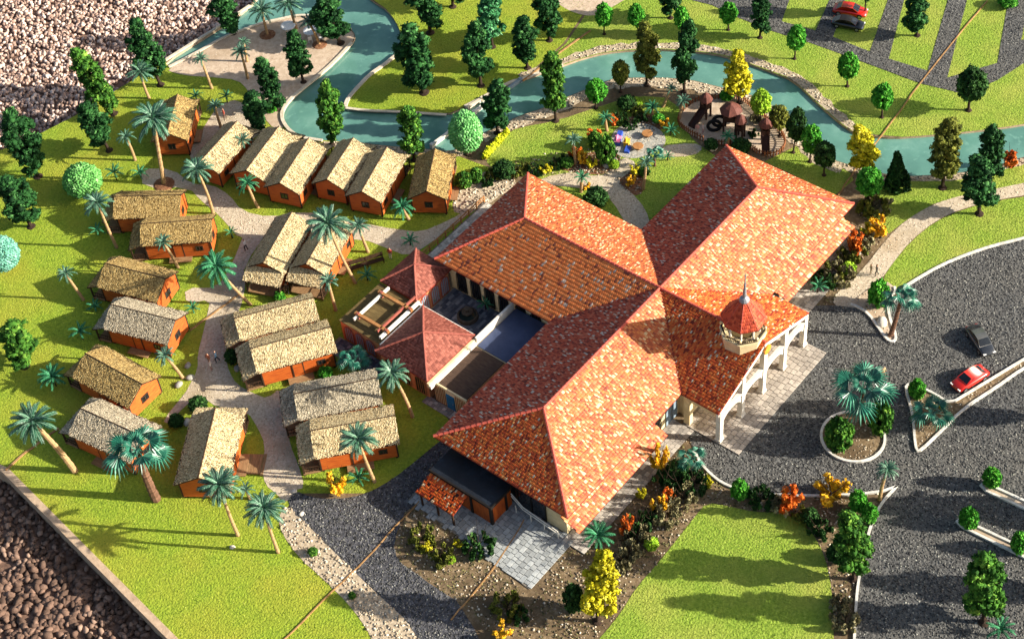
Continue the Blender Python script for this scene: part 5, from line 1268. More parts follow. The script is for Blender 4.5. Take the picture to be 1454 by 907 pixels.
# ---- round and ball trees
for kind, T_, lab in (
    ('ball_bright', (-20.05, 66.14, 4.35, 0.23, -0.28, 2.18), 'light green egg-shaped bush on the left lawn'),
    ('ball_teal', (-33.16, 64.37, 4.69, 0.12, -0.15, 1.94), 'pale teal ball tree cut by the left picture edge'),
    ('ball_pale', (10.06, 34.16, 6.37, 0.08, -0.10, 1.89), 'light green ball tree on a trunk behind the last back row hut'),
    ('round_bright', (36.07, 34.12, 4.75, 0.05, -0.06, 1.29), 'bright green tree right of the beige patch at the top'),
    ('round_bright', (38.23, 30.62, 4.68, -0.16, 0.20, 1.20), 'bright green tree rising behind the two-tiered olive tree'),
    ('round_bright', (40.93, 26.06, 4.50, -0.06, 0.07, 1.11), 'green tree rising behind the narrow dark one'),
    ('round_bright', (45.02, 22.09, 4.17, -0.01, 0.01, 1.32), 'bright green tree left of the parking lane corner'),
    ('round_bright', (44.82, 12.57, 4.94, 0.10, -0.12, 1.33), 'bright green tree above the river below the parked cars'),
    ('round_bright', (43.98, 4.87, 4.96, -0.09, 0.11, 1.43), 'bright green tree on the slope between river and parking, middle of three'),
    ('round_bright', (41.51, -1.14, 5.04, -0.19, 0.24, 1.40), 'bright green tree nearest the diagonal board seam'),
    ('round_dark', (47.96, -8.53, 6.21, -0.07, 0.08, 2.00), 'dark round tree on the lawn right of the board seam'),
    ('round_olive', (28.51, 26.10, 4.75, 0.08, -0.10, 1.20), 'small dark olive tree on the pebble bank left of the two-tiered one'),
    ('round_lime', (33.17, 9.68, 4.88, -0.06, 0.08, 1.41), 'yellow-green tree between the yellow tree and the dark bushes by the river'),
    ('round_olive', (32.37, 6.61, 4.69, -0.19, 0.23, 1.35), 'dark tree just right of the yellow-green one beside the playground'),
    ('round_dark', (30.93, 3.92, 6.66, 0.18, -0.22, 1.26), 'dark slim tree outside the right end of the playground fence'),
    ('round_bright', (30.71, 1.58, 5.47, -0.06, 0.07, 1.37), 'fresh green tree between two dark ones right of the playground'),
    ('round_dark', (29.74, -0.84, 5.04, -0.11, 0.14, 1.40), 'dark round tree on the lawn behind the far wing'),
    ('round_bright', (28.47, -6.83, 5.17, 0.15, -0.19, 1.68), 'bright green tree at the end of the planted strip by the far wing'),
    ('round_bright', (24.59, 26.77, 4.29, 0.10, -0.12, 1.48), 'glossy bright green tree on the garden lawn by the bank'),
):
    plant(kind, T_, lab)
plant('conifer', (32.48, -8.39, 5.18, -0.33, 0.40, 1.61), 'dark feathery conifer at the water right of the dull yellow tree')

# ---- palms
for T_, lab, kw in (
    ((12.72, 69.08, 3.72, -0.01, 0.01, 1.76), 'palm on a round mound at the top of the beach', dict(n=20, mound=1.1)),
    ((15.58, 66.79, 3.93, -0.18, 0.23, 1.85), 'palm at the top edge between the beach tables', dict(n=20)),
    ((14.97, 62.20, 3.59, -0.51, 0.63, 1.31), 'palm leaning beside the right beach table', dict(n=16, mound=1.0)),
    ((5.27, 65.12, 4.14, -0.03, 0.04, 1.20), 'palm at the lower left of the beach', dict(n=18)),
    ((7.53, 67.50, 3.06, 0.10, -0.13, 0.87), 'small palm just behind the one at the lower left of the beach', dict(n=14)),
    ((1.47, 67.50, 4.57, -0.25, 0.31, 1.02), 'slim palm on the left lawn below the channel', dict(n=16)),
    ((-2.90, 61.44, 3.38, -0.03, 0.04, 1.00), 'small palm between the first and second back row huts', dict(n=16)),
    ((-4.17, 72.62, 4.05, -0.08, 0.11, 1.70), 'grey-green palm behind the tallest palm', dict(n=20)),
    ((-13.63, 59.85, 9.61, 0.68, -0.84, 2.58), 'tallest palm, standing on the path before the first back row hut', dict(n=30, mound=1.3, tr=.24)),
    ((-12.76, 65.73, 3.62, -0.11, 0.14, 1.15), 'small palm left of the tallest palm', dict(n=16)),
    ((-13.76, 51.56, 6.68, -0.25, 0.31, 1.82), 'palm with a long bare trunk in front of the second hut', dict(n=22)),
    ((-4.98, 54.74, 2.84, -0.11, 0.14, 1.14), 'small palm growing up over the second hut roof', dict(n=15)),
    ((-10.10, 48.03, 3.70, -0.35, 0.44, 1.34), 'palm with pale spathes before the third hut gable', dict(n=14, green=True)),
    ((-23.75, 56.69, 6.84, -0.22, 0.27, 1.64), 'palm left of the uppermost lawn hut', dict(n=22)),
    ((-21.89, 48.74, 3.94, -0.45, 0.56, 1.07), 'small palm before the wall of the second lawn hut', dict(n=18)),
    ((-31.22, 53.72, 4.19, -0.53, 0.65, 1.06), 'small palm alone on the left lawn', dict(n=16)),
    ((-21.20, 38.17, 5.86, -1.54, 1.90, 2.17), 'wide palm with slanting trunk at the fork of the village path', dict(n=20, green=True)),
    ((-32.56, 36.68, 3.66, -0.66, 0.82, 1.08), 'small palm by the rocks between the lawn huts and the path', dict(n=18)),
    ((-47.17, 36.74, 7.91, -1.22, 1.51, 2.28), 'large palm with thick pale trunk near the lower left corner', dict(n=24, tr=.3)),
    ((-42.99, 18.10, 7.85, -0.08, 0.10, 1.93), 'left palm of the two leaning over the lower lawn', dict(n=26)),
    ((-42.10, 13.64, 6.89, -0.03, 0.03, 1.91), 'right palm of the two leaning over the lower lawn', dict(n=26)),
    ((-39.25, 20.14, 1.49, -0.12, 0.15, 0.95), 'little palm beside the lone hut wall', dict(n=12)),
    ((-12.36, 31.06, 8.91, -1.01, 1.25, 2.33), 'large palm drooping over the roof of the middle hut pair', dict(n=26)),
    ((-8.14, 33.06, 4.00, -0.32, 0.40, 1.22), 'small palm just right of the large drooping palm', dict(n=18)),
    ((-16.52, 30.09, 4.56, -0.07, 0.08, 1.11), 'small palm before the porch of the middle hut pair', dict(n=18)),
    ((-1.81, 32.67, 1.95, -0.34, 0.42, 1.40), 'short palm between the last two back row huts', dict(n=15, green=True)),
    ((-22.57, 13.97, 6.74, -0.75, 0.94, 1.68), 'palm beside the annex corner', dict(n=24)),
    ((-30.72, 11.72, 6.52, -0.41, 0.50, 1.96), 'palm standing in front of the hut nearest the side road', dict(n=26)),
    ((15.70, 22.96, 3.62, -0.04, 0.05, 0.95), 'garden palm among the orange and yellow shrubs', dict(n=16)),
    ((22.18, 23.34, 1.92, -0.06, 0.08, 1.05), 'short garden palm behind the coloured play boxes', dict(n=14, green=True)),
    ((27.04, 20.48, 1.39, 0.01, -0.01, 1.06), 'short garden palm behind the round plaza', dict(n=14, green=True)),
    ((28.47, 17.72, 2.65, 0.30, -0.38, 0.97), 'palm just outside the playground fence on the left', dict(n=16)),
    ((29.13, 20.47, 2.66, 0.63, -0.78, 0.82), 'dark slim palm by the pebble bank left of the playground', dict(n=14)),
    ((12.42, 19.66, 2.25, 0.11, -0.14, 0.94), 'palm by the garden path behind the north-west wing', dict(n=14, green=True)),
    ((16.66, 14.27, 4.02, 0.24, -0.29, 0.94), 'palm with bare trunk on the mulch bed beside the garden path', dict(n=16)),
    ((27.85, 10.52, 1.38, -0.02, 0.02, 0.87), 'palm in the planter at the playground entrance', dict(n=14, green=True)),
    ((-4.60, -28.10, 4.68, 0.18, -0.22, 1.04), 'small palm at the kerb point by the road junction', dict(n=22)),
    ((-9.80, 22.78, 0.88, 0.06, -0.08, 0.96), 'small palm inside the courtyard', dict(n=14)),
):
    palm(T_, lab, **kw)
for T_, lab, kw in (
    ((-44.74, 27.59, 7.71, 0.02, -0.02, 2.72), 'fan palm with a thick reddish trunk in front of the lowest left hut', dict(n=12, tr=.42)),
    ((13.47, -18.64, 5.55, 0.33, -0.41, 1.63), 'fan palm at the tip of the kerbed point beside the far road', dict(n=11, tr=.24)),
    ((2.40, -22.19, 5.12, -0.32, 0.39, 2.58), 'big fan palm in the round planter on the forecourt', dict(n=13, tr=.3, z=.11)),
    ((5.85, -27.32, 1.73, 0.05, -0.06, 1.69), 'fan palm on the head of the long road island', dict(n=11, tr=.2, z=.11)),
    ((-21.42, 22.75, 1.88, -0.01, 0.01, 1.44), 'bluish fan palm beside the annex walk', dict(n=11, tr=.15)),
    ((-11.89, -12.15, 1.99, -0.05, 0.06, 1.27), 'bluish-green fan palm at the corner of the planted bed by the portico', dict(n=10, tr=.15)),
    ((20.46, 15.37, 1.81, 0.01, -0.01, 0.95), 'small fan palm on the mulch beside the round plaza', dict(n=12, tr=.12)),
):
    palm(T_, lab, fan=True, **kw)
# ---- low leafy plants
for T_, lab in (
    ((-16.30, 65.00, 1.11, 0.12, -0.15, 1.22), 'bright broad-leaved plant beside the egg-shaped bush'), ((-1.39, 67.11, 0.88, 0.12, -0.15, 1.02), 'dark plant on the lawn behind the first hut'),
    ((0.69, 64.02, 0.88, 0.11, -0.14, 1.01), 'small bright plant on the sand behind the second hut'), ((-23.60, 59.93, 0.67, 0.06, -0.07, 1.02), 'dark plant under the palm by the uppermost lawn hut'),
    ((-35.08, 49.41, 1.12, 0.09, -0.12, 1.26), 'bright plant on the left lawn by the fourth hut'), ((-31.43, 51.53, 0.45, 0.03, -0.03, 0.98), 'dark plant between the third and fourth lawn huts'),
    ((-25.55, 42.44, 0.67, 0.09, -0.11, 0.90), 'plant beside the path near the third lawn hut'), ((-41.02, 46.81, 1.24, 0.08, -0.10, 1.59), 'broad plant left of the fifth lawn hut'),
    ((-4.68, 29.95, 0.55, 0.04, -0.05, 1.07), 'plant on the lawn left of the annex pavilion'), ((-11.31, 30.27, 0.66, 0.06, -0.07, 1.13), 'dark plant beside the dark slatted bench'),
    ((-31.60, 12.95, 0.57, 0.05, -0.06, 1.15), 'dark green plant below the hut nearest the side road'), ((-14.36, 63.01, 0.55, -0.02, 0.02, 1.14), 'dark leafy plant at the foot of the tallest palm'),
    ((14.34, -9.62, 0.96, -0.04, 0.05, 1.09), 'bluish rosette plant beside the far wing pavement'), ((-23.78, -9.96, 1.14, -0.02, 0.02, 1.56), 'glossy green plant at the corner of the main roof'),
    ((-11.03, -43.61, 0.92, -0.08, 0.10, 1.34), 'dark plant at the lower right picture edge'), ((-7.30, 17.12, 0.87, 0.05, -0.06, 0.96), 'dark plant in the courtyard beside the fountain'),
    ((22.02, 14.73, 0.54, 0.00, -0.00, 0.79), 'dark plant right of the garden path'), ((25.66, 16.92, 0.64, 0.00, -0.00, 1.04), 'dark plant right of the round plaza'), ((-15.21, 47.04, 0.77, 0.19, -0.24, 0.86), 'green plant on the lawn patch by the second lawn hut'),
):
    rosette(T_, lab)
# ---- bushes
for kind, T_, lab in (
    ('bush_bright', (-11.98, -17.55, 2.77, -0.05, 0.06, 1.05), 'round green bush on the kerbed bed below the terrace corner'),
    ('bush_bright', (8.08, -24.75, 2.67, -0.18, 0.22, 1.03), 'round green bush on the head of the long road island'),
    ('bush_bright', (2.72, -35.59, 2.87, -0.21, 0.27, 1.04), 'round green bush on the upper parking median'),
    ('bush_bright', (-2.45, -36.10, 2.98, -0.25, 0.31, 1.06), 'round green bush at the tip of the lower parking median'),
    ('bush_bright', (-2.32, -41.00, 3.06, -0.26, 0.32, 1.01), 'round green bush on the lower median at the right edge'),
    ('bush_mid', (-1.66, -22.01, 4.62, -0.17, 0.21, 1.68), 'bush at the left of the big fan palm in the round planter'),
    ('bush_mid', (2.17, -24.18, 5.04, -0.21, 0.26, 1.42), 'bush at the right of the big fan palm in the round planter'),
    ('bush_bright', (16.29, -15.76, 4.02, -0.28, 0.34, 1.37), 'bright bush next to the fan palm on the kerbed point'),
    ('bush_bright', (-6.82, -27.12, 3.06, -0.12, 0.14, 1.10), 'green bush at the kerb above the broad tree by the front lawn'),
    ('bush_bright', (-7.27, -28.58, 2.76, -0.11, 0.14, 0.97), 'smaller green bush against the road kerb by the front lawn'),
    ('bush_deep', (-12.41, -28.44, 2.02, -0.09, 0.11, 1.27), 'dark low bush at the right border of the front lawn'),
    ('bush_mid', (5.67, 31.01, 2.24, 0.09, -0.11, 1.18), 'green bush on the pebble corner beside the last hut'),
    ('bush_mid', (7.09, 30.43, 1.95, 0.06, -0.08, 1.03), 'second green bush right of the last hut'),
    ('bush_deep', (9.70, 28.46, 1.94, 0.10, -0.12, 1.59), 'dark bush at the peak of the north-west wing'),
    ('bush_mid', (17.66, 20.16, 4.37, 0.04, -0.05, 1.35), 'tall green cactus-like bush on the garden mulch bed'),
    ('bush_deep', (11.84, 17.17, 2.12, 0.05, -0.06, 1.71), 'dark hedge along the garden path behind the north-west wing'),
    ('bush_deep', (26.41, 11.84, 1.25, -0.01, 0.01, 1.03), 'dark bush at the left of the playground entrance'),
    ('bush_deep', (27.90, 8.85, 1.62, -0.03, 0.04, 1.35), 'dark bush at the peak of the far wing'),
    ('bush_bright', (34.40, 15.13, 1.24, -0.02, 0.02, 1.06), 'green bush at the foot of the yellow tree'),
    ('bush_bright', (-23.81, 24.77, 1.30, 0.13, -0.16, 0.93), 'green bush beside the wall of the hut pair by the walkers'),
    ('bush_bright', (-18.85, 36.15, 1.09, 0.12, -0.15, 0.82), 'small bright bush before the porch of the middle hut pair'),
    ('bush_deep', (-28.05, 34.12, 1.84, 0.23, -0.29, 0.94), 'dark bush under the porch roof by the walkers'),
    ('bush_deep', (-34.50, 32.46, 1.72, 0.23, -0.29, 1.21), 'dark bush on the lawn at the bend of the path'),
    ('bush_deep', (-37.24, 32.77, 1.42, 0.20, -0.25, 0.99), 'dark bush with white flowers beside the fifth hut porch'),
    ('bush_deep', (-30.79, -12.48, 4.12, 0.12, -0.15, 1.26), 'dark bush left of the large yellow tree'),
    ('bush_bright', (67.34, -3.22, 1.60, -0.10, 0.12, 1.44), 'dark green bush at the top right corner'),
    ('bush_deep', (26.64, 23.80, 1.64, 0.02, -0.03, 1.39), 'dark brownish bush on the garden lawn below the olive tree'),
    ('bush_bright', (2.58, 58.49, 1.09, 0.07, -0.09, 0.92), 'small bush on the sand behind the darkest tree'),
    ('bush_mid', (19.04, 22.70, 2.50, 0.06, -0.07, 1.04), 'green shrub between the orange shrub and the cactus-like bush'),
):
    plant(kind, T_, lab)
for kind, T_, lab in (
    ('twig_yellow', (-34.03, 14.04, 3.31, 0.28, -0.35, 1.28), 'yellow branching shrub at the porch of the hut nearest the side road'),
    ('twig_yellow', (-13.95, -9.86, 4.93, 0.03, -0.03, 0.94), 'tall golden shrub beside the pavement of the near wing'),
    ('twig_lime', (-17.35, -10.18, 1.84, 0.06, -0.07, 0.66), 'yellow-green tuft beside the near wing pavement'),
    ('twig_yellow', (-17.77, -12.34, 2.54, 0.01, -0.02, 0.98), 'golden shrub in the scrub bed beside the near wing'),
    ('twig_orange', (-21.37, -11.41, 3.08, 0.04, -0.06, 0.85), 'orange-red shrub in the scrub bed nearest the roof corner'),
    ('twig_orange', (-10.46, -21.90, 3.74, -0.12, 0.15, 1.50), 'orange-red shrub on the bed between front lawn and road'),
    ('twig_yellow', (-7.30, -24.63, 2.59, -0.15, 0.19, 1.96), 'golden spreading shrub on the bed between front lawn and road'),
    ('twig_lime', (-12.49, -14.41, 1.43, -0.01, 0.02, 0.60), 'yellow-green tuft by the kerb below the portico'),
    ('twig_orange', (21.11, -9.79, 3.40, -0.12, 0.15, 1.19), 'orange shrub along the far wing planting'),
    ('twig_yellow', (24.84, -10.80, 3.12, -0.13, 0.16, 1.34), 'golden shrub along the far wing planting'),
    ('twig_orange', (20.06, 23.46, 1.87, 0.04, -0.05, 1.05), 'orange shrub in the garden behind the buildings'),
    ('twig_yellow', (16.01, 22.30, 1.94, 0.05, -0.07, 0.87), 'golden shrub in the garden beside the palm'),
    ('twig_lime', (16.36, 20.97, 1.77, -0.01, 0.01, 0.79), 'yellow-green shrub at the edge of the garden mulch bed'),
    ('twig_lime', (12.62, 24.80, 1.35, 0.05, -0.06, 0.79), 'yellow-green tuft behind the peak of the north-west wing'),
    ('twig_lime', (17.92, 16.24, 1.51, 0.02, -0.02, 0.86), 'yellow tuft on the mulch bed by the garden path fork'),
    ('twig_yellow', (26.47, 18.29, 1.37, 0.01, -0.01, 0.73), 'golden tuft right of the plaza mulch bed'),
    ('twig_orange', (42.12, -16.75, 2.50, -0.24, 0.29, 1.31), 'rust orange shrub by the river at the right edge'),
    ('twig_lime', (-33.64, 2.28, 1.17, 0.08, -0.10, 0.72), 'yellow tuft on the pebble bed below the canopy'),
    ('twig_yellow', (-36.50, -8.74, 1.89, 0.09, -0.12, 1.06), 'golden shrub at the bottom edge left of the yellow tree'),
    ('twig_lime', (-31.70, 0.40, 1.02, 0.06, -0.08, 0.59), 'small yellow-green tuft at the lower terrace edge'),
    ('twig_lime', (8.25, -27.41, 0.96, -0.03, 0.04, 0.61), 'yellow tuft on the long road island'),
    ('twig_yellow', (13.09, 19.68, 0.91, -0.03, 0.03, 0.78), 'orange-yellow tuft at the foot of the path palm'),
):
    plant(kind, T_, lab)
for kind, T_, lab in (
    ('twig_orange', (16.58, 23.54, 1.52, 0.04, -0.05, 0.88), 'rust shrub between the garden palm and the cactus-like bush'),
    ('bush_mid', (14.85, 23.51, 1.16, 0.04, -0.04, 0.95), 'green bush at the left end of the garden mulch bed'),
    ('bush_lime', (17.74, 19.04, 0.97, 0.02, -0.02, 0.79), 'lime bush at the right end of the garden mulch bed'),
    ('twig_yellow', (16.55, 15.83, 1.12, 0.01, -0.02, 0.78), 'golden tuft low on the mulch bed beside the path palm'),
    ('bush_mid', (18.68, 15.54, 1.06, 0.01, -0.01, 0.86), 'green bush at the foot of the path palm'),
    ('bush_bright', (26.76, 19.38, 1.06, 0.01, -0.01, 0.89), 'green bush on the plaza mulch bed behind the short palm'),
    ('twig_orange', (23.51, 23.52, 1.34, 0.02, -0.03, 0.81), 'orange shrub behind the blue play box'),
    ('bush_lime', (27.69, 23.06, 1.06, 0.01, -0.01, 0.90), 'lime bush below the pebble bank on the garden lawn'),
    ('bush_deep', (-13.18, -11.35, 1.99, 0.00, -0.00, 1.34), 'dark bush beside the bluish-green fan palm'),
    ('bush_lime', (-21.29, -14.15, 1.33, 0.01, -0.01, 0.84), 'lime bush on the lawn edge of the near wing bed'),
    ('twig_orange', (-16.19, -12.34, 1.77, 0.01, -0.01, 0.79), 'orange shrub in the middle of the near wing bed'),
    ('bush_lime', (18.61, -10.72, 1.34, -0.06, 0.08, 1.03), 'lime bush on the far wing strip below the orange shrub'),
    ('twig_lime', (24.63, -9.39, 1.63, -0.09, 0.11, 0.97), 'yellow-green shrub between the orange and golden shrubs'),
    ('bush_deep', (-10.30, -24.16, 1.61, -0.06, 0.07, 1.04), 'dark bush between the orange-red and golden shrubs by the road'),
    ('bush_lime', (-33.39, -0.17, 0.94, 0.06, -0.07, 0.58), 'lime tuft on the pebble bed between terrace and dark road'),
    ('bush_mid', (-41.62, 4.65, 0.74, 0.07, -0.08, 0.45), 'tiny green tuft on the pebble verge by the dark road'),
    ('bush_mid', (-40.36, 10.84, 0.94, 0.10, -0.12, 0.59), 'small green bush where the lower lawn meets the pebble verge'),
):
    plant(kind, T_, lab)
for kind, T_, lab in (
    ('scrub_deep', (-14.26, -11.95, 2.00, 0.00, -0.00, 1.40), 'dark wiry scrub at the middle of the bed beside the near wing'),
    ('scrub_dry', (-17.80, -13.25, 2.46, 0.01, -0.01, 1.57), 'grey dry scrub below the golden shrub beside the near wing'),
    ('scrub_deep', (-19.02, -12.51, 1.69, 0.01, -0.02, 1.18), 'dark scrub left of the golden shrub beside the near wing'),
    ('scrub_dry', (-15.08, -13.33, 2.23, -0.00, 0.00, 1.45), 'grey dry scrub nearest the kerb corner of the near wing bed'),
    ('scrub_deep', (-14.84, -11.15, 2.00, 0.01, -0.01, 1.40), 'dark scrub just below the tall golden shrub'),
    ('scrub_dry', (-21.56, -12.75, 2.48, 0.03, -0.04, 1.55), 'grey dry scrub along the lawn edge below the orange-red shrub'),
    ('scrub_dry', (-23.26, -13.03, 1.71, 0.02, -0.03, 1.16), 'grey dry scrub farther down the front lawn edge'),
    ('scrub_deep', (-20.29, -11.83, 2.25, 0.03, -0.03, 1.43), 'dark scrub right of the orange-red shrub by the roof corner'),
    ('scrub_dry', (-24.29, -12.91, 2.05, 0.03, -0.04, 1.35), 'lowest grey scrub on the front lawn edge above the yellow tree'),
    ('scrub_deep', (-13.30, -13.29, 2.44, -0.01, 0.01, 1.59), 'dark scrub beside the bluish-green fan palm'),
    ('scrub_dry', (-16.41, -31.25, 1.72, -0.08, 0.10, 1.12), 'grey scrub on the right border of the front lawn'),
    ('scrub_dry', (-17.76, -32.43, 2.30, -0.11, 0.14, 1.36), 'grey scrub at the bottom right corner of the front lawn'),
    ('scrub_deep', (-11.12, -25.80, 2.01, -0.08, 0.10, 1.35), 'dark scrub under the golden spreading shrub'),
    ('scrub_dry', (17.32, -10.23, 2.33, -0.11, 0.13, 1.76), 'dry scrub at the right-hand path end by the far wing'),
    ('scrub_olive', (19.26, -9.47, 1.59, -0.07, 0.09, 1.33), 'olive scrub left of the orange shrub by the far wing'),
    ('scrub_olive', (20.76, -9.83, 2.11, -0.10, 0.13, 1.63), 'olive scrub at the foot of the orange shrub by the far wing'),
    ('scrub_dry', (23.04, -9.48, 1.90, -0.10, 0.12, 1.57), 'dry scrub between the orange and golden shrubs by the far wing'),
    ('scrub_olive', (27.91, -8.12, 2.31, -0.13, 0.16, 1.82), 'olive scrub behind the golden shrub by the far wing'),
    ('scrub_dry', (28.92, -8.83, 1.58, -0.09, 0.11, 1.37), 'dry scrub at the far end of the far wing planting'),
    ('scrub_olive', (16.91, -9.64, 2.12, -0.09, 0.11, 1.61), 'olive scrub right of the bluish rosette plant'),
    ('scrub_deep', (15.73, -9.69, 1.91, -0.08, 0.10, 1.53), 'dark scrub just above the bluish rosette plant'),
    ('scrub_deep', (12.04, 25.85, 1.42, 0.06, -0.07, 0.99), 'dark scrub at the peak of the north-west wing'),
    ('scrub_olive', (11.82, 27.20, 0.97, 0.04, -0.05, 0.74), 'olive scrub left of the north-west wing peak'),
    ('scrub_deep', (14.21, 24.52, 1.29, 0.04, -0.05, 0.91), 'dark scrub beside the yellow-green tuft behind the north-west wing'),
    ('scrub_deep', (15.53, 24.24, 1.16, 0.04, -0.05, 0.87), 'dark scrub left of the garden palm'),
    ('scrub_olive', (10.42, 27.61, 1.42, 0.07, -0.08, 0.99), 'olive scrub between the hedge and the north-west wing'),
    ('scrub_deep', (19.19, 20.12, 0.97, 0.02, -0.02, 0.75), 'dark scrub at the right end of the garden mulch bed'),
    ('scrub_deep', (24.26, 21.56, 1.28, 0.02, -0.02, 0.93), 'dark scrub on the left of the plaza mulch bed'),
    ('scrub_deep', (25.82, 20.99, 1.16, 0.01, -0.01, 0.89), 'dark scrub in the middle of the plaza mulch bed'),
    ('scrub_deep', (24.36, 23.14, 1.41, 0.02, -0.03, 1.01), 'dark scrub behind the coloured play boxes'),
    ('scrub_olive', (27.23, 23.73, 0.96, 0.01, -0.02, 0.77), 'olive scrub on the garden lawn below the olive tree'),
    ('scrub_olive', (26.69, 22.33, 1.28, 0.01, -0.02, 0.93), 'olive scrub just above the plaza mulch bed'),
    ('scrub_deep', (7.37, 29.22, 1.17, 0.06, -0.08, 0.86), 'dark scrub on the pebble corner beside the last hut'),
    ('scrub_olive', (8.71, 29.29, 1.43, 0.07, -0.09, 0.99), 'olive scrub right of the pebble corner bushes'),
    ('scrub_deep', (30.93, 9.16, 0.96, -0.02, 0.03, 0.75), 'dark scrub inside the playground by the largest tower'),
    ('scrub_dry', (32.93, 8.76, 1.27, -0.03, 0.04, 0.92), 'dry scrub behind the right play tower'),
    ('scrub_dry', (33.15, 10.15, 1.15, -0.03, 0.03, 0.88), 'dry scrub behind the largest play tower'),
    ('scrub_olive', (-34.29, -7.59, 2.56, 0.12, -0.15, 1.52), 'olive scrub below the lower terrace point'),
    ('scrub_deep', (-34.52, -9.00, 1.75, 0.08, -0.10, 1.13), 'dark scrub at the bottom edge below the terrace point'),
    ('scrub_olive', (-33.16, 3.48, 2.28, 0.17, -0.20, 1.44), 'olive scrub on the pebble bed under the canopy'),
    ('scrub_olive', (-33.79, 0.77, 2.07, 0.14, -0.17, 1.36), 'olive scrub on the pebble bed near the dark road'),
    ('scrub_deep', (-30.78, -1.39, 2.51, 0.14, -0.18, 1.56), 'dark scrub at the edge of the lower terrace'),
    ('scrub_olive', (-10.40, -23.46, 1.67, -0.06, 0.07, 1.17), 'olive scrub left of the golden spreading shrub'),
    ('scrub_deep', (-11.13, -19.33, 2.22, -0.05, 0.06, 1.44), 'dark scrub between round bush and orange-red shrub by the road'),
    ('scrub_dry', (-10.47, -21.61, 2.00, -0.06, 0.08, 1.37), 'dry scrub at the foot of the orange-red shrub by the road'),
):
    plant(kind, T_, lab)
# ---- yellow clipped hedge
hg = thing('clipped_hedge', 'bright yellow-green clipped hedge on the garden lawn edge', 'hedge', (12.99, 32.17) + (0,))
P_ = [Vector(p) - Vector((12.99, 32.17)) for p in [(10.60, 31.89), (11.84, 32.17), (13.17, 32.32), (14.52, 32.48), (15.50, 32.54)]]
cs = []
for a, b in zip(P_[:-1], P_[1:]):
    for k in range(9):
        p = a.lerp(b, k / 9); cs += [(p.x + random.uniform(-.22, .22), p.y + random.uniform(-.22, .22), random.uniform(.15, .75)) for _ in range(4)]
foliage('leaf_hedge', '8a9410', 'a8ae18', 'c0c226', 'd8d450')
obj('foliage', crown('foliage', 'leaf_hedge', 90, np.array(cs), .22, 12, .08), hg)

# ================================================================ rocks
def rock(p, s, label, m='rock', z=0.02):
    V, F, t = scatter(np.zeros((1, 3)), np.array([[s, s * .75, s * .55]]), ICO1, .08, RNG, flat=True, tone=np.array([.5]))
    obj('rock', arr_mesh('rock', V, F, t, m), None, (p[0], p[1], z + s * .2), (0, 0, random.uniform(0, 6)), None, None, label, 'rock', 'loose garden rocks')
for p, s, lab, m in (((-31.13, 37.45), .45, 'grey rock beside the small palm, farthest of the three by the path', 'rock'), ((-32.13, 36.08), .5, 'grey rock beside the small palm, nearest the path', 'rock'), ((-33.47, 36.35), .5, 'grey rock beside the small palm, nearest the fifth hut', 'rock'),
                   ((-36.36, 32.05), .5, 'pale rock on the lawn left of the lone hut', 'rock_pale'), ((-28.40, 32.94), .45, 'brown rock beneath the porch roof by the walkers', 'rock'), ((-44.27, 17.56), .3, 'small white stone on the lower lawn', 'rock_pale'),
                   ((14.47, -17.09), .75, 'cream boulder at the foot of the fan palm on the kerbed point', 'rock_pale'), ((17.39, 19.87), .6, 'grey boulder on the garden mulch bed by the path', 'rock'), ((18.53, 19.43), .5, 'pale flat stone at the edge of the garden mulch bed', 'rock_pale'),
                   ((26.39, 11.63), .55, 'cream boulder by the playground entrance', 'rock_pale'), ((-36.16, 17.27), .3, 'white stone at the end of the village path', 'rock_pale'), ((-37.67, 14.87), .32, 'white stone on the pebble verge', 'rock_pale')):
    rock(p, s, lab, m)

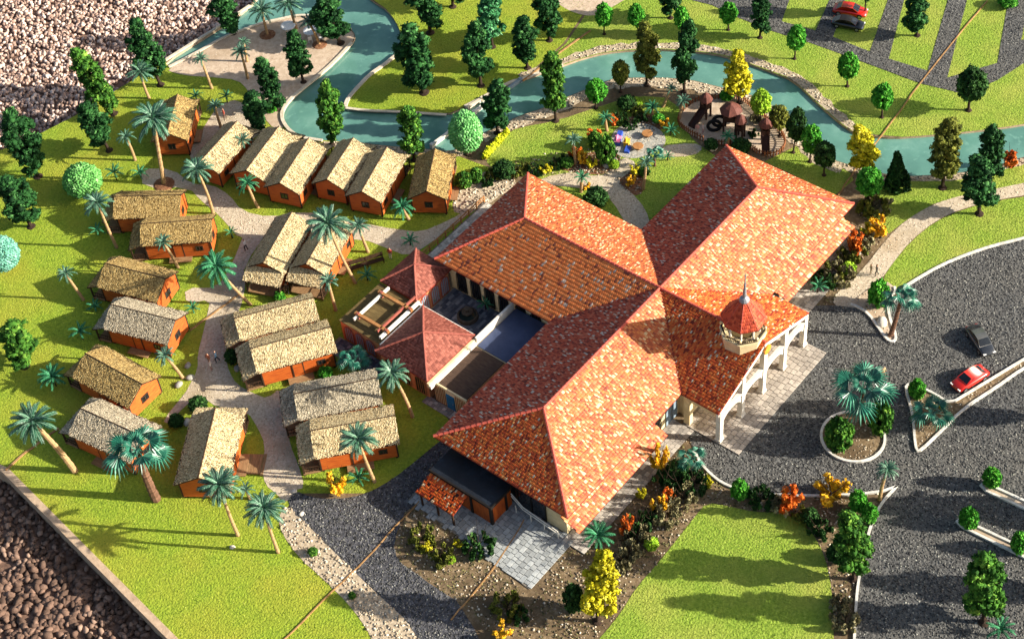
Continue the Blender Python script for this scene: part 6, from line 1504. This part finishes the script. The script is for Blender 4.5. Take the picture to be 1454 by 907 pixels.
# ================================================================ cars
def car(p, ang, label, paint, L=3.95, z=.06):
    o = thing('parked_car', label, 'car', (p[0], p[1], z), ang, 'model cars', (L / 4.3,) * 3)
    st = [(-2.15, .62, .32, .62), (-2.05, .80, .28, .80), (-1.5, .86, .22, .88), (-.6, .88, .2, .90), (.5, .88, .2, .88), (1.3, .86, .22, .80), (1.95, .78, .26, .66), (2.15, .58, .34, .52)]
    mb = MB(); ring = 10
    for x, w, z0, z1 in st:
        for k, (fy, fz) in enumerate(((-.9, 0), (-1, .25), (-1, .6), (-.93, .88), (-.7, 1), (.7, 1), (.93, .88), (1, .6), (1, .25), (.9, 0))):
            mb.v.append((x, fy * w, z0 + (z1 - z0) * fz))
    for i in range(len(st) - 1):
        for k in range(ring): mb.face((i * ring + k, i * ring + (k + 1) % ring, (i + 1) * ring + (k + 1) % ring, (i + 1) * ring + k))
    mb.face(tuple(range(ring))[::-1]); e0 = (len(st) - 1) * ring; mb.face(tuple(range(e0, e0 + ring)))
    # cabin
    cb = [(-1.75, .74, .86), (-1.05, .64, 1.28), (-.3, .62, 1.36), (.35, .62, 1.30), (1.15, .74, .86)]
    n = len(mb.v)
    for x, w, zz in cb: mb.v += [(x, -w, zz), (x, w, zz)]
    for i in range(len(cb) - 1): mb.face((n + 2 * i, n + 2 * i + 2, n + 2 * i + 3, n + 2 * i + 1))
    for sy in (0, 1): mb.face(tuple(n + 2 * i + sy for i in range(len(cb))))
    obj('body', mb.mesh('body', paint, True), o)
    def glass(name, q):
        m2 = MB(); m2.poly(q); obj(name, m2.mesh(name, 'dark_glass'), o)
    glass('windscreen', [(1.12, -.66, .885), (1.12, .66, .885), (.42, .56, 1.30), (.42, -.56, 1.30)])
    glass('rear_window', [(-1.70, .64, .90), (-1.70, -.64, .90), (-1.12, -.55, 1.265), (-1.12, .55, 1.265)])
    for s in (-1, 1):
        glass('side_window', [(-1.3, s * .715, .93), (.85, s * .715, .93), (.30, s * .645, 1.24), (-.95, s * .655, 1.22)])
        m2 = MB(); m2.box(1.9, s * .55 - .17, .5, 2.12, s * .55 + .17, .62); obj('headlight', m2.mesh('headlight', 'lamp_white'), o)
        m2 = MB(); m2.box(-2.13, s * .55 - .15, .62, -2.0, s * .55 + .15, .74); obj('tail_light', m2.mesh('tail_light', 'car_red'), o)
        for x in (-1.35, 1.35):
            m2 = MB()
            for k in range(14):
                a0, a1 = 2 * math.pi * k / 14, 2 * math.pi * (k + 1) / 14
                m2.quad((x + .33 * math.cos(a0), s * .70, .33 + .33 * math.sin(a0)), (x + .33 * math.cos(a1), s * .70, .33 + .33 * math.sin(a1)), (x + .33 * math.cos(a1), s * .90, .33 + .33 * math.sin(a1)), (x + .33 * math.cos(a0), s * .90, .33 + .33 * math.sin(a0)))
            m2.poly([(x + .33 * math.cos(2 * math.pi * k / 14), s * .90, .33 + .33 * math.sin(2 * math.pi * k / 14)) for k in range(14)])
            w = obj('wheel', m2.mesh('wheel', 'tyre'), o)
            m2 = MB(); m2.poly([(x + .2 * math.cos(2 * math.pi * k / 12), s * .906, .33 + .2 * math.sin(2 * math.pi * k / 12)) for k in range(12)]); obj('rim', m2.mesh('rim', 'rim'), w)
def ang(a, b): return math.atan2(b[1] - a[1], b[0] - a[0])
car((12.68, -27.85), ang((14.89, -28.48), (10.88, -27.16)), 'red car parked against the kerb of the long road island', 'car_red')
car((17.63, -26.32), ang((18.72, -24.95), (16.83, -27.75)), 'dark grey car parked alone on the asphalt above the long road island', 'car_grey')
car((55.71, 11.60), ang((55.06, 13.08), (56.03, 10.13)), 'red car in the upper parking lane', 'car_red', 4.1)
car((53.48, 10.54), ang((53.43, 12.08), (54.21, 9.43)), 'black car next to the red one in the upper parking lane', 'car_black', 3.9)

# ================================================================ people
def skin_body(seed, sitting=False, stride=.18):
    rnd = random.Random(seed)
    V = [(0, 0, .95), (0, 0, 1.2), (0, 0, 1.42), (0, .0, 1.52), (0, .02, 1.64), (0, .02, 1.74),
         (-.19, 0, 1.4), (-.27, .04, 1.13), (-.26, .16, .92), (.19, 0, 1.4), (.27, -.02, 1.13), (.25, .10, .92),
         (-.1, 0, .9), (-.11, stride * .6, .5), (-.11, stride * .3, .08), (-.11, stride * .3 + .14, .04),
         (.1, 0, .9), (.11, -stride * .3, .5), (.11, -stride, .1), (.11, -stride + .14, .04)]
    E_ = [(0, 1), (1, 2), (2, 3), (3, 4), (4, 5), (2, 6), (6, 7), (7, 8), (2, 9), (9, 10), (10, 11), (0, 12), (12, 13), (13, 14), (14, 15), (0, 16), (16, 17), (17, 18), (18, 19)]
    R = [.15, .15, .14, .06, .11, .08, .07, .055, .04, .07, .055, .04, .1, .075, .05, .04, .1, .075, .05, .04]
    me = bpy.data.meshes.new('body'); me.from_pydata(V, E_, [])
    o = bpy.data.objects.new('tmp', me); COL.objects.link(o)
    m = o.modifiers.new('s', 'SKIN')
    for sv, r in zip(me.skin_vertices[0].data, R): sv.radius = (r, r * .85)
    me.skin_vertices[0].data[0].use_root = True
    o.modifiers.new('d', 'SUBSURF').levels = 1
    dg = bpy.context.evaluated_depsgraph_get(); out = bpy.data.meshes.new_from_object(o.evaluated_get(dg))
    bpy.data.objects.remove(o); return out
BODIES = [skin_body(1), skin_body(2, stride=.3), skin_body(3, stride=.05)]
def person_mat(name, legs, shirt, skin, hair):
    m = bpy.data.materials.new(name); m.use_nodes = True; nt = m.node_tree; b = nt.nodes['Principled BSDF']; b.inputs['Roughness'].default_value = .85
    tc = nt.nodes.new('ShaderNodeTexCoord'); sp = nt.nodes.new('ShaderNodeSeparateXYZ'); dv = nt.nodes.new('ShaderNodeMath'); dv.operation = 'DIVIDE'; dv.inputs[1].default_value = 2.0
    rp = nt.nodes.new('ShaderNodeValToRGB'); cr = rp.color_ramp; cr.interpolation = 'CONSTANT'
    st = [(0, '2a2420'), (.05, legs), (.475, shirt), (.735, skin), (.845, hair)]
    while len(cr.elements) < len(st): cr.elements.new(.5)
    for e_, (p, c) in zip(cr.elements, st): e_.position = p; e_.color = lin(c)
    nt.links.new(tc.outputs['Object'], sp.inputs[0]); nt.links.new(sp.outputs[2], dv.inputs[0]); nt.links.new(dv.outputs[0], rp.inputs[0]); nt.links.new(rp.outputs[0], b.inputs['Base Color'])
    return m
def person(p, rz, label, cols, v=0, z=.05, s=1.0):
    o = thing('person', label, 'person', (p[0], p[1], z), rz, 'tiny figures', (s,) * 3)
    me = BODIES[v].copy(); me.materials.clear(); me.materials.append(person_mat('clothes', *cols)); me.polygons.foreach_set('use_smooth', [True] * len(me.polygons))
    obj('body', me, o)
person((-28.92, 35.32), 1.0, 'person in a pale blue shirt and dark trousers, tallest of the group of walkers', ('2c2c34', '8fb4c8', 'b98c70', '4a3828'), 1)
person((-29.53, 35.85), 2.0, 'person in a rust top beside the blue-shirted walker', ('b08c74', 'b06a4c', 'b98c70', '4a3828'), 0, s=.9)
person((-30.08, 34.97), 4.0, 'person in pale clothes, nearest of the group of walkers', ('a88c7c', 'd2c4b4', 'b98c70', '4a3828'), 2, s=.9)
person((-15.70, 44.33), .5, 'person in black with a white top beside the middle hut pair', ('1c1c20', 'e0dcd4', 'b98c70', '1c1814'), 0)
person((-17.78, 35.94), 2.2, 'person in dark clothes at the porch of the middle hut pair', ('2c2c34', '44302c', 'b98c70', '4a3828'), 2)
person((-1.63, 62.01), 1.2, 'person in a red top on the sand behind the second hut', ('5a4438', 'a04838', 'b98c70', '4a3828'), 1)
person((19.81, -13.27), .8, 'person in grey on the right-hand path', ('4a4844', '6e6a60', 'b98c70', '4a3828'), 1)
person((19.65, -12.69), .9, 'person in beige on the right-hand path, left of the one in grey', ('8a7c64', 'a89878', 'b98c70', '6a5438'), 0, s=.9)
person((8.25, -20.83), 3.0, 'person in a light brown top on the forecourt by the big fan palm', ('6a5a48', 'a88860', 'b98c70', '4a3828'), 1)
person((27.56, 14.55), 2.0, 'person in pink at the left of the pair on the playground sand', ('c8a090', 'c88c84', 'b98c70', '4a3828'), 2, s=.85, z=.06)
person((27.91, 14.02), 4.0, 'person in white and pink at the right of the pair on the playground sand', ('b88880', 'd8c0b4', 'b98c70', '4a3828'), 0, s=.85, z=.06)
person((-7.52, 30.31), 2.0, 'person in red and white beside the dark slatted bench', ('c8bca8', '9c3c30', 'b98c70', '4a3828'), 2)

# ================================================================ playground
def play_tower(p, rz, label, r=1.1, h=2.0, slide=None, roof=1.4):
    o = thing('play_tower', label, 'play tower', (p[0], p[1], .055), rz, 'playground towers')
    mb = MB(); mb.lathe([(roof, h + 1.1), (roof * 1.02, h + 1.18), (roof * .62, h + 1.75), (.06, h + 2.15)], 8); obj('roof', mb.mesh('roof', 'play_roof'), o)
    for k in range(4):
        a = math.pi / 4 + k * math.pi / 2; mb = MB(); mb.box(r * math.cos(a) - .09, r * math.sin(a) - .09, 0, r * math.cos(a) + .09, r * math.sin(a) + .09, h + 1.15); obj('post', mb.mesh('post', 'play_wood'), o)
    q = r * .75
    mb = MB(); mb.box(-q, -q, h - .1, q, q, h); obj('platform', mb.mesh('platform', 'play_wood'), o)
    mb = MB()
    for s in (-1, 1): mb.box(-q, s * q - .04, h, q, s * q + .04, h + .6); mb.box(s * q - .04, -q, h, s * q + .04, q, h + .6)
    obj('side_panel', mb.mesh('side_panel', 'play_wood'), o)
    if slide:
        mb = MB()
        mb.hexa([(q, -.35, h - .1), (q, .35, h - .1), (q, .35, h), (q, -.35, h), (q + slide, -.35, .12), (q + slide, .35, .12), (q + slide, .35, .22), (q + slide, -.35, .22)])
        for s in (-1, 1): mb.hexa([(q, s * .4 - .05, h - .1), (q, s * .4 + .05, h - .1), (q, s * .4 + .05, h + .25), (q, s * .4 - .05, h + .25), (q + slide, s * .4 - .05, .12), (q + slide, s * .4 + .05, .12), (q + slide, s * .4 + .05, .45), (q + slide, s * .4 - .05, .45)])
        obj('slide', mb.mesh('slide', 'play_wood'), o)
play_tower((30.48, 15.40), ang((30.48, 15.40), (28.18, 15.56)), 'play tower with a dark slide to the left, farthest left on the playground', .55, 1.4, 2.2, .8)
play_tower((30.05, 11.72), .4, 'largest play tower with a broad ribbed brown roof', .95, 1.9, None, 1.3)
play_tower((29.69, 10.14), .2, 'small round-roofed play tower in front of the largest one', .5, 1.3, None, .72)
play_tower((30.65, 7.46), ang((30.65, 7.46), (29.02, 6.31)), 'play tower with a dark slide toward the roof, farthest right on the playground', .55, 1.4, 1.9, .8)
for p, lab, z in (((28.93, 13.17), 'front ring of the dark hoop climber', .9), ((29.64, 12.98), 'rear ring of the dark hoop climber', 1.15)):
    mb = MB(); n = 20
    mb.tube([(.72 * math.cos(2 * math.pi * k / n), 0, .72 * math.sin(2 * math.pi * k / n)) for k in range(n + 1)], .2, 7, caps=False)
    obj('hoop_climber', mb.mesh('hoop_climber', 'tyre'), None, (p[0], p[1], z), (0, 0, math.radians(-52)), None, None, lab, 'climbing hoop', 'hoops of the climber')
fn = thing('playground_fence', 'low brown fence round the playground sand', 'fence', (*PLAY[0], 0))
for i in range(0, len(PLAY)):
    a, b = Vector(PLAY[i]), Vector(PLAY[(i + 1) % len(PLAY)]); o_ = Vector(PLAY[0])
    mid_ = (a + b) / 2
    if (mid_ - Vector((26.81, 12.68))).length < 1.0: continue
    mb = MB(); n = max(2, int((b - a).length / .28))
    for k in range(n):
        p = a.lerp(b, k / n) - o_; mb.box(p.x - .06, p.y - .06, 0, p.x + .06, p.y + .06, .75 + random.uniform(0, .08))
    mb.beam((*(a - o_), .5), (*(b - o_), .5), .06, .1)
    obj('fence_panel', mb.mesh('fence_panel', 'fence_wood'), fn)
# play boxes and stools on the plaza
def block(name, p, sx, sy, sz, m, label, cat, top=None, rz=.4):
    o = thing(name, label, cat, (p[0], p[1], .05), rz)
    mb = MB(); mb.hexa([(-sx, -sy, 0), (sx, -sy, 0), (sx, sy, 0), (-sx, sy, 0), (-sx * .9, -sy * .9, sz), (sx * .9, -sy * .9, sz), (sx * .9, sy * .9, sz), (-sx * .9, sy * .9, sz)]); obj('base', mb.mesh('base', m), o)
    if top:
        mb = MB(); mb.prism([(-sx * 1.1, -sy * 1.1, sz), (sx * 1.1, -sy * 1.1, sz), (sx * 1.1, sy * 1.1, sz), (-sx * 1.1, sy * 1.1, sz)], (0, 0, .08)); mb.prism([(-sx, 0, sz + .08), (sx, 0, sz + .08), (sx * .6, 0, sz + .5), (-sx * .6, 0, sz + .5)], (0, .08, 0)); obj('top', mb.mesh('top', top), o)
block('play_box', (22.32, 21.63), .45, .3, .4, 'plastic_blue', 'blue play box at the left of the plaza', 'toy')
block('play_box', (21.22, 21.12), .5, .35, .5, 'plastic_blue', 'blue and pink play stand on the plaza', 'toy', 'plastic_pink')
block('play_box', (21.52, 20.05), .4, .3, .55, 'plastic_yellow', 'yellow play stand on the plaza', 'toy', 'plastic_yellow')
block('play_box', (20.80, 19.43), .55, .3, .25, 'plastic_blue', 'low blue play box in front of the yellow stand', 'toy')
def stool(p, label):
    o = thing('low_table', label, 'table', (p[0], p[1], .05)); mb = MB(); mb.lathe([(.62, .42), (.66, .46), (.62, .52), (.02, .53)], 8); obj('table_top', mb.mesh('table_top', 'wood_beam'), o)
    mb = MB(); mb.lathe([(.3, 0), (.2, .2), (.25, .42)], 8); obj('leg', mb.mesh('leg', 'dark_wood'), o)
stool((21.66, 18.58), 'brown octagonal table on the plaza near the path'); stool((23.98, 18.97), 'brown octagonal table at the back of the plaza')
# beach tables with chairs
def beach_table(p, label):
    o = thing('beach_table', label, 'table', (p[0], p[1], .05), 0, 'white tables on the beach')
    mb = MB(); mb.lathe([(.9, .95), (.95, 1.0), (.9, 1.06), (.02, 1.07)], 18); obj('table_top', mb.mesh('table_top', 'lamp_white'), o)
    for k in range(4):
        a = .4 + k * math.pi / 2; mb = MB(); mb.beam((.2 * math.cos(a), .2 * math.sin(a), .95), (.55 * math.cos(a), .55 * math.sin(a), 0), .07, .07); obj('leg', mb.mesh('leg', 'lamp_white'), o)
beach_table((14.67, 67.15), 'white round table on the beach behind the slender tree'); beach_table((15.54, 64.07), 'white round table on the beach beside the leaning palm')
def chair(p, rz, label):
    o = thing('beach_chair', label, 'chair', (p[0], p[1], .05), rz, 'white beach chairs')
    mb = MB(); mb.box(-.25, -.25, .42, .25, .25, .48); obj('seat', mb.mesh('seat', 'lamp_white'), o)
    mb = MB(); mb.box(-.25, .22, .48, .25, .28, .95); obj('backrest', mb.mesh('backrest', 'lamp_white'), o)
    for x in (-.21, .21):
        for y in (-.21, .21): mb = MB(); mb.box(x - .03, y - .03, 0, x + .03, y + .03, .42); obj('leg', mb.mesh('leg', 'lamp_white'), o)
chair((15.68, 62.62), 1.0, 'white beach chair right of the leaning palm'); chair((14.74, 63.54), 2.5, 'white beach chair in front of the table by the leaning palm')
# sluice beams across the water
for a, b, lab, m in (((15.86, 38.15), (18.24, 37.97), 'white sluice beam left of the dense dark tree', 'white_paint'), ((16.11, 39.33), (18.55, 38.87), 'grey sluice beam behind the white one', 'plaster'), ((8.67, 38.52), (11.91, 38.27), 'white sluice beam before the light green ball tree', 'white_paint'), ((21.13, 37.53), (23.77, 37.28), 'pale blue sluice beam at the foot of the yellow board seam', 'grey_blue_door')):
    A_, B_ = a, b; o = thing('sluice_beam', lab, 'sluice', (*A_, 0), 0, 'sluice beams of the river'); d = (B_[0] - A_[0], B_[1] - A_[1])
    mb = MB(); mb.beam((0, 0, .12), (*d, .12), .34, .22); mb.beam((0, 0, -.28), (*d, -.28), .2, .6); obj('beam', mb.mesh('beam', m), o)
    for f in (0.05, .95): mb = MB(); mb.box(d[0] * f - .2, d[1] * f - .2, -.6, d[0] * f + .2, d[1] * f + .2, .32); obj('pier', mb.mesh('pier', m), o)
# dark slatted bench between the huts
bn = thing('slatted_bench', 'long dark slatted bench on the lawn right of the middle hut pair', 'bench', (-9.76, 31.69) + (.02,), ang((-11.20, 32.65), (-8.08, 30.74)))
for k in range(3): mb = MB(); mb.box(-1.9, -.3 + k * .2, .42, 1.9, -.14 + k * .2, .48); obj('slat', mb.mesh('slat', 'dark_wood'), bn)
for k in range(3): mb = MB(); mb.box(-1.9, .34, .55 + k * .2, 1.9, .4, .68 + k * .2); obj('back_slat', mb.mesh('back_slat', 'dark_wood'), bn)
for x in (-1.8, 0, 1.8): mb = MB(); mb.box(x - .05, -.3, 0, x + .05, -.22, .42); mb.box(x - .05, .3, 0, x + .05, .345, 1.15); obj('leg', mb.mesh('leg', 'dark_wood'), bn)
# low steps beside the lone hut
stp = thing('wooden_deck', 'small weathered deck with steps on the right of the lone hut', 'deck', (-36.28, 22.92) + (.02,), math.radians(34.6))
for k in range(6): mb = MB(); mb.box(-1.2, -1.0 + k * .34, .1, 1.2, -.68 + k * .34, .18); obj('plank', mb.mesh('plank', 'deck'), stp)
mb = MB(); mb.box(-1.3, -1.3, 0, 1.3, -1.02, .09); obj('step', mb.mesh('step', 'deck'), stp)
# beige patch at the top edge
sheet('sand_patch', [smooth_poly([(41.91, 45.51), (37.79, 42.86), (37.33, 40.73), (37.59, 38.30), (38.66, 36.93), (40.97, 36.48), (44.95, 35.60), (48.22, 38.54)], 1)], .03, 'sand')
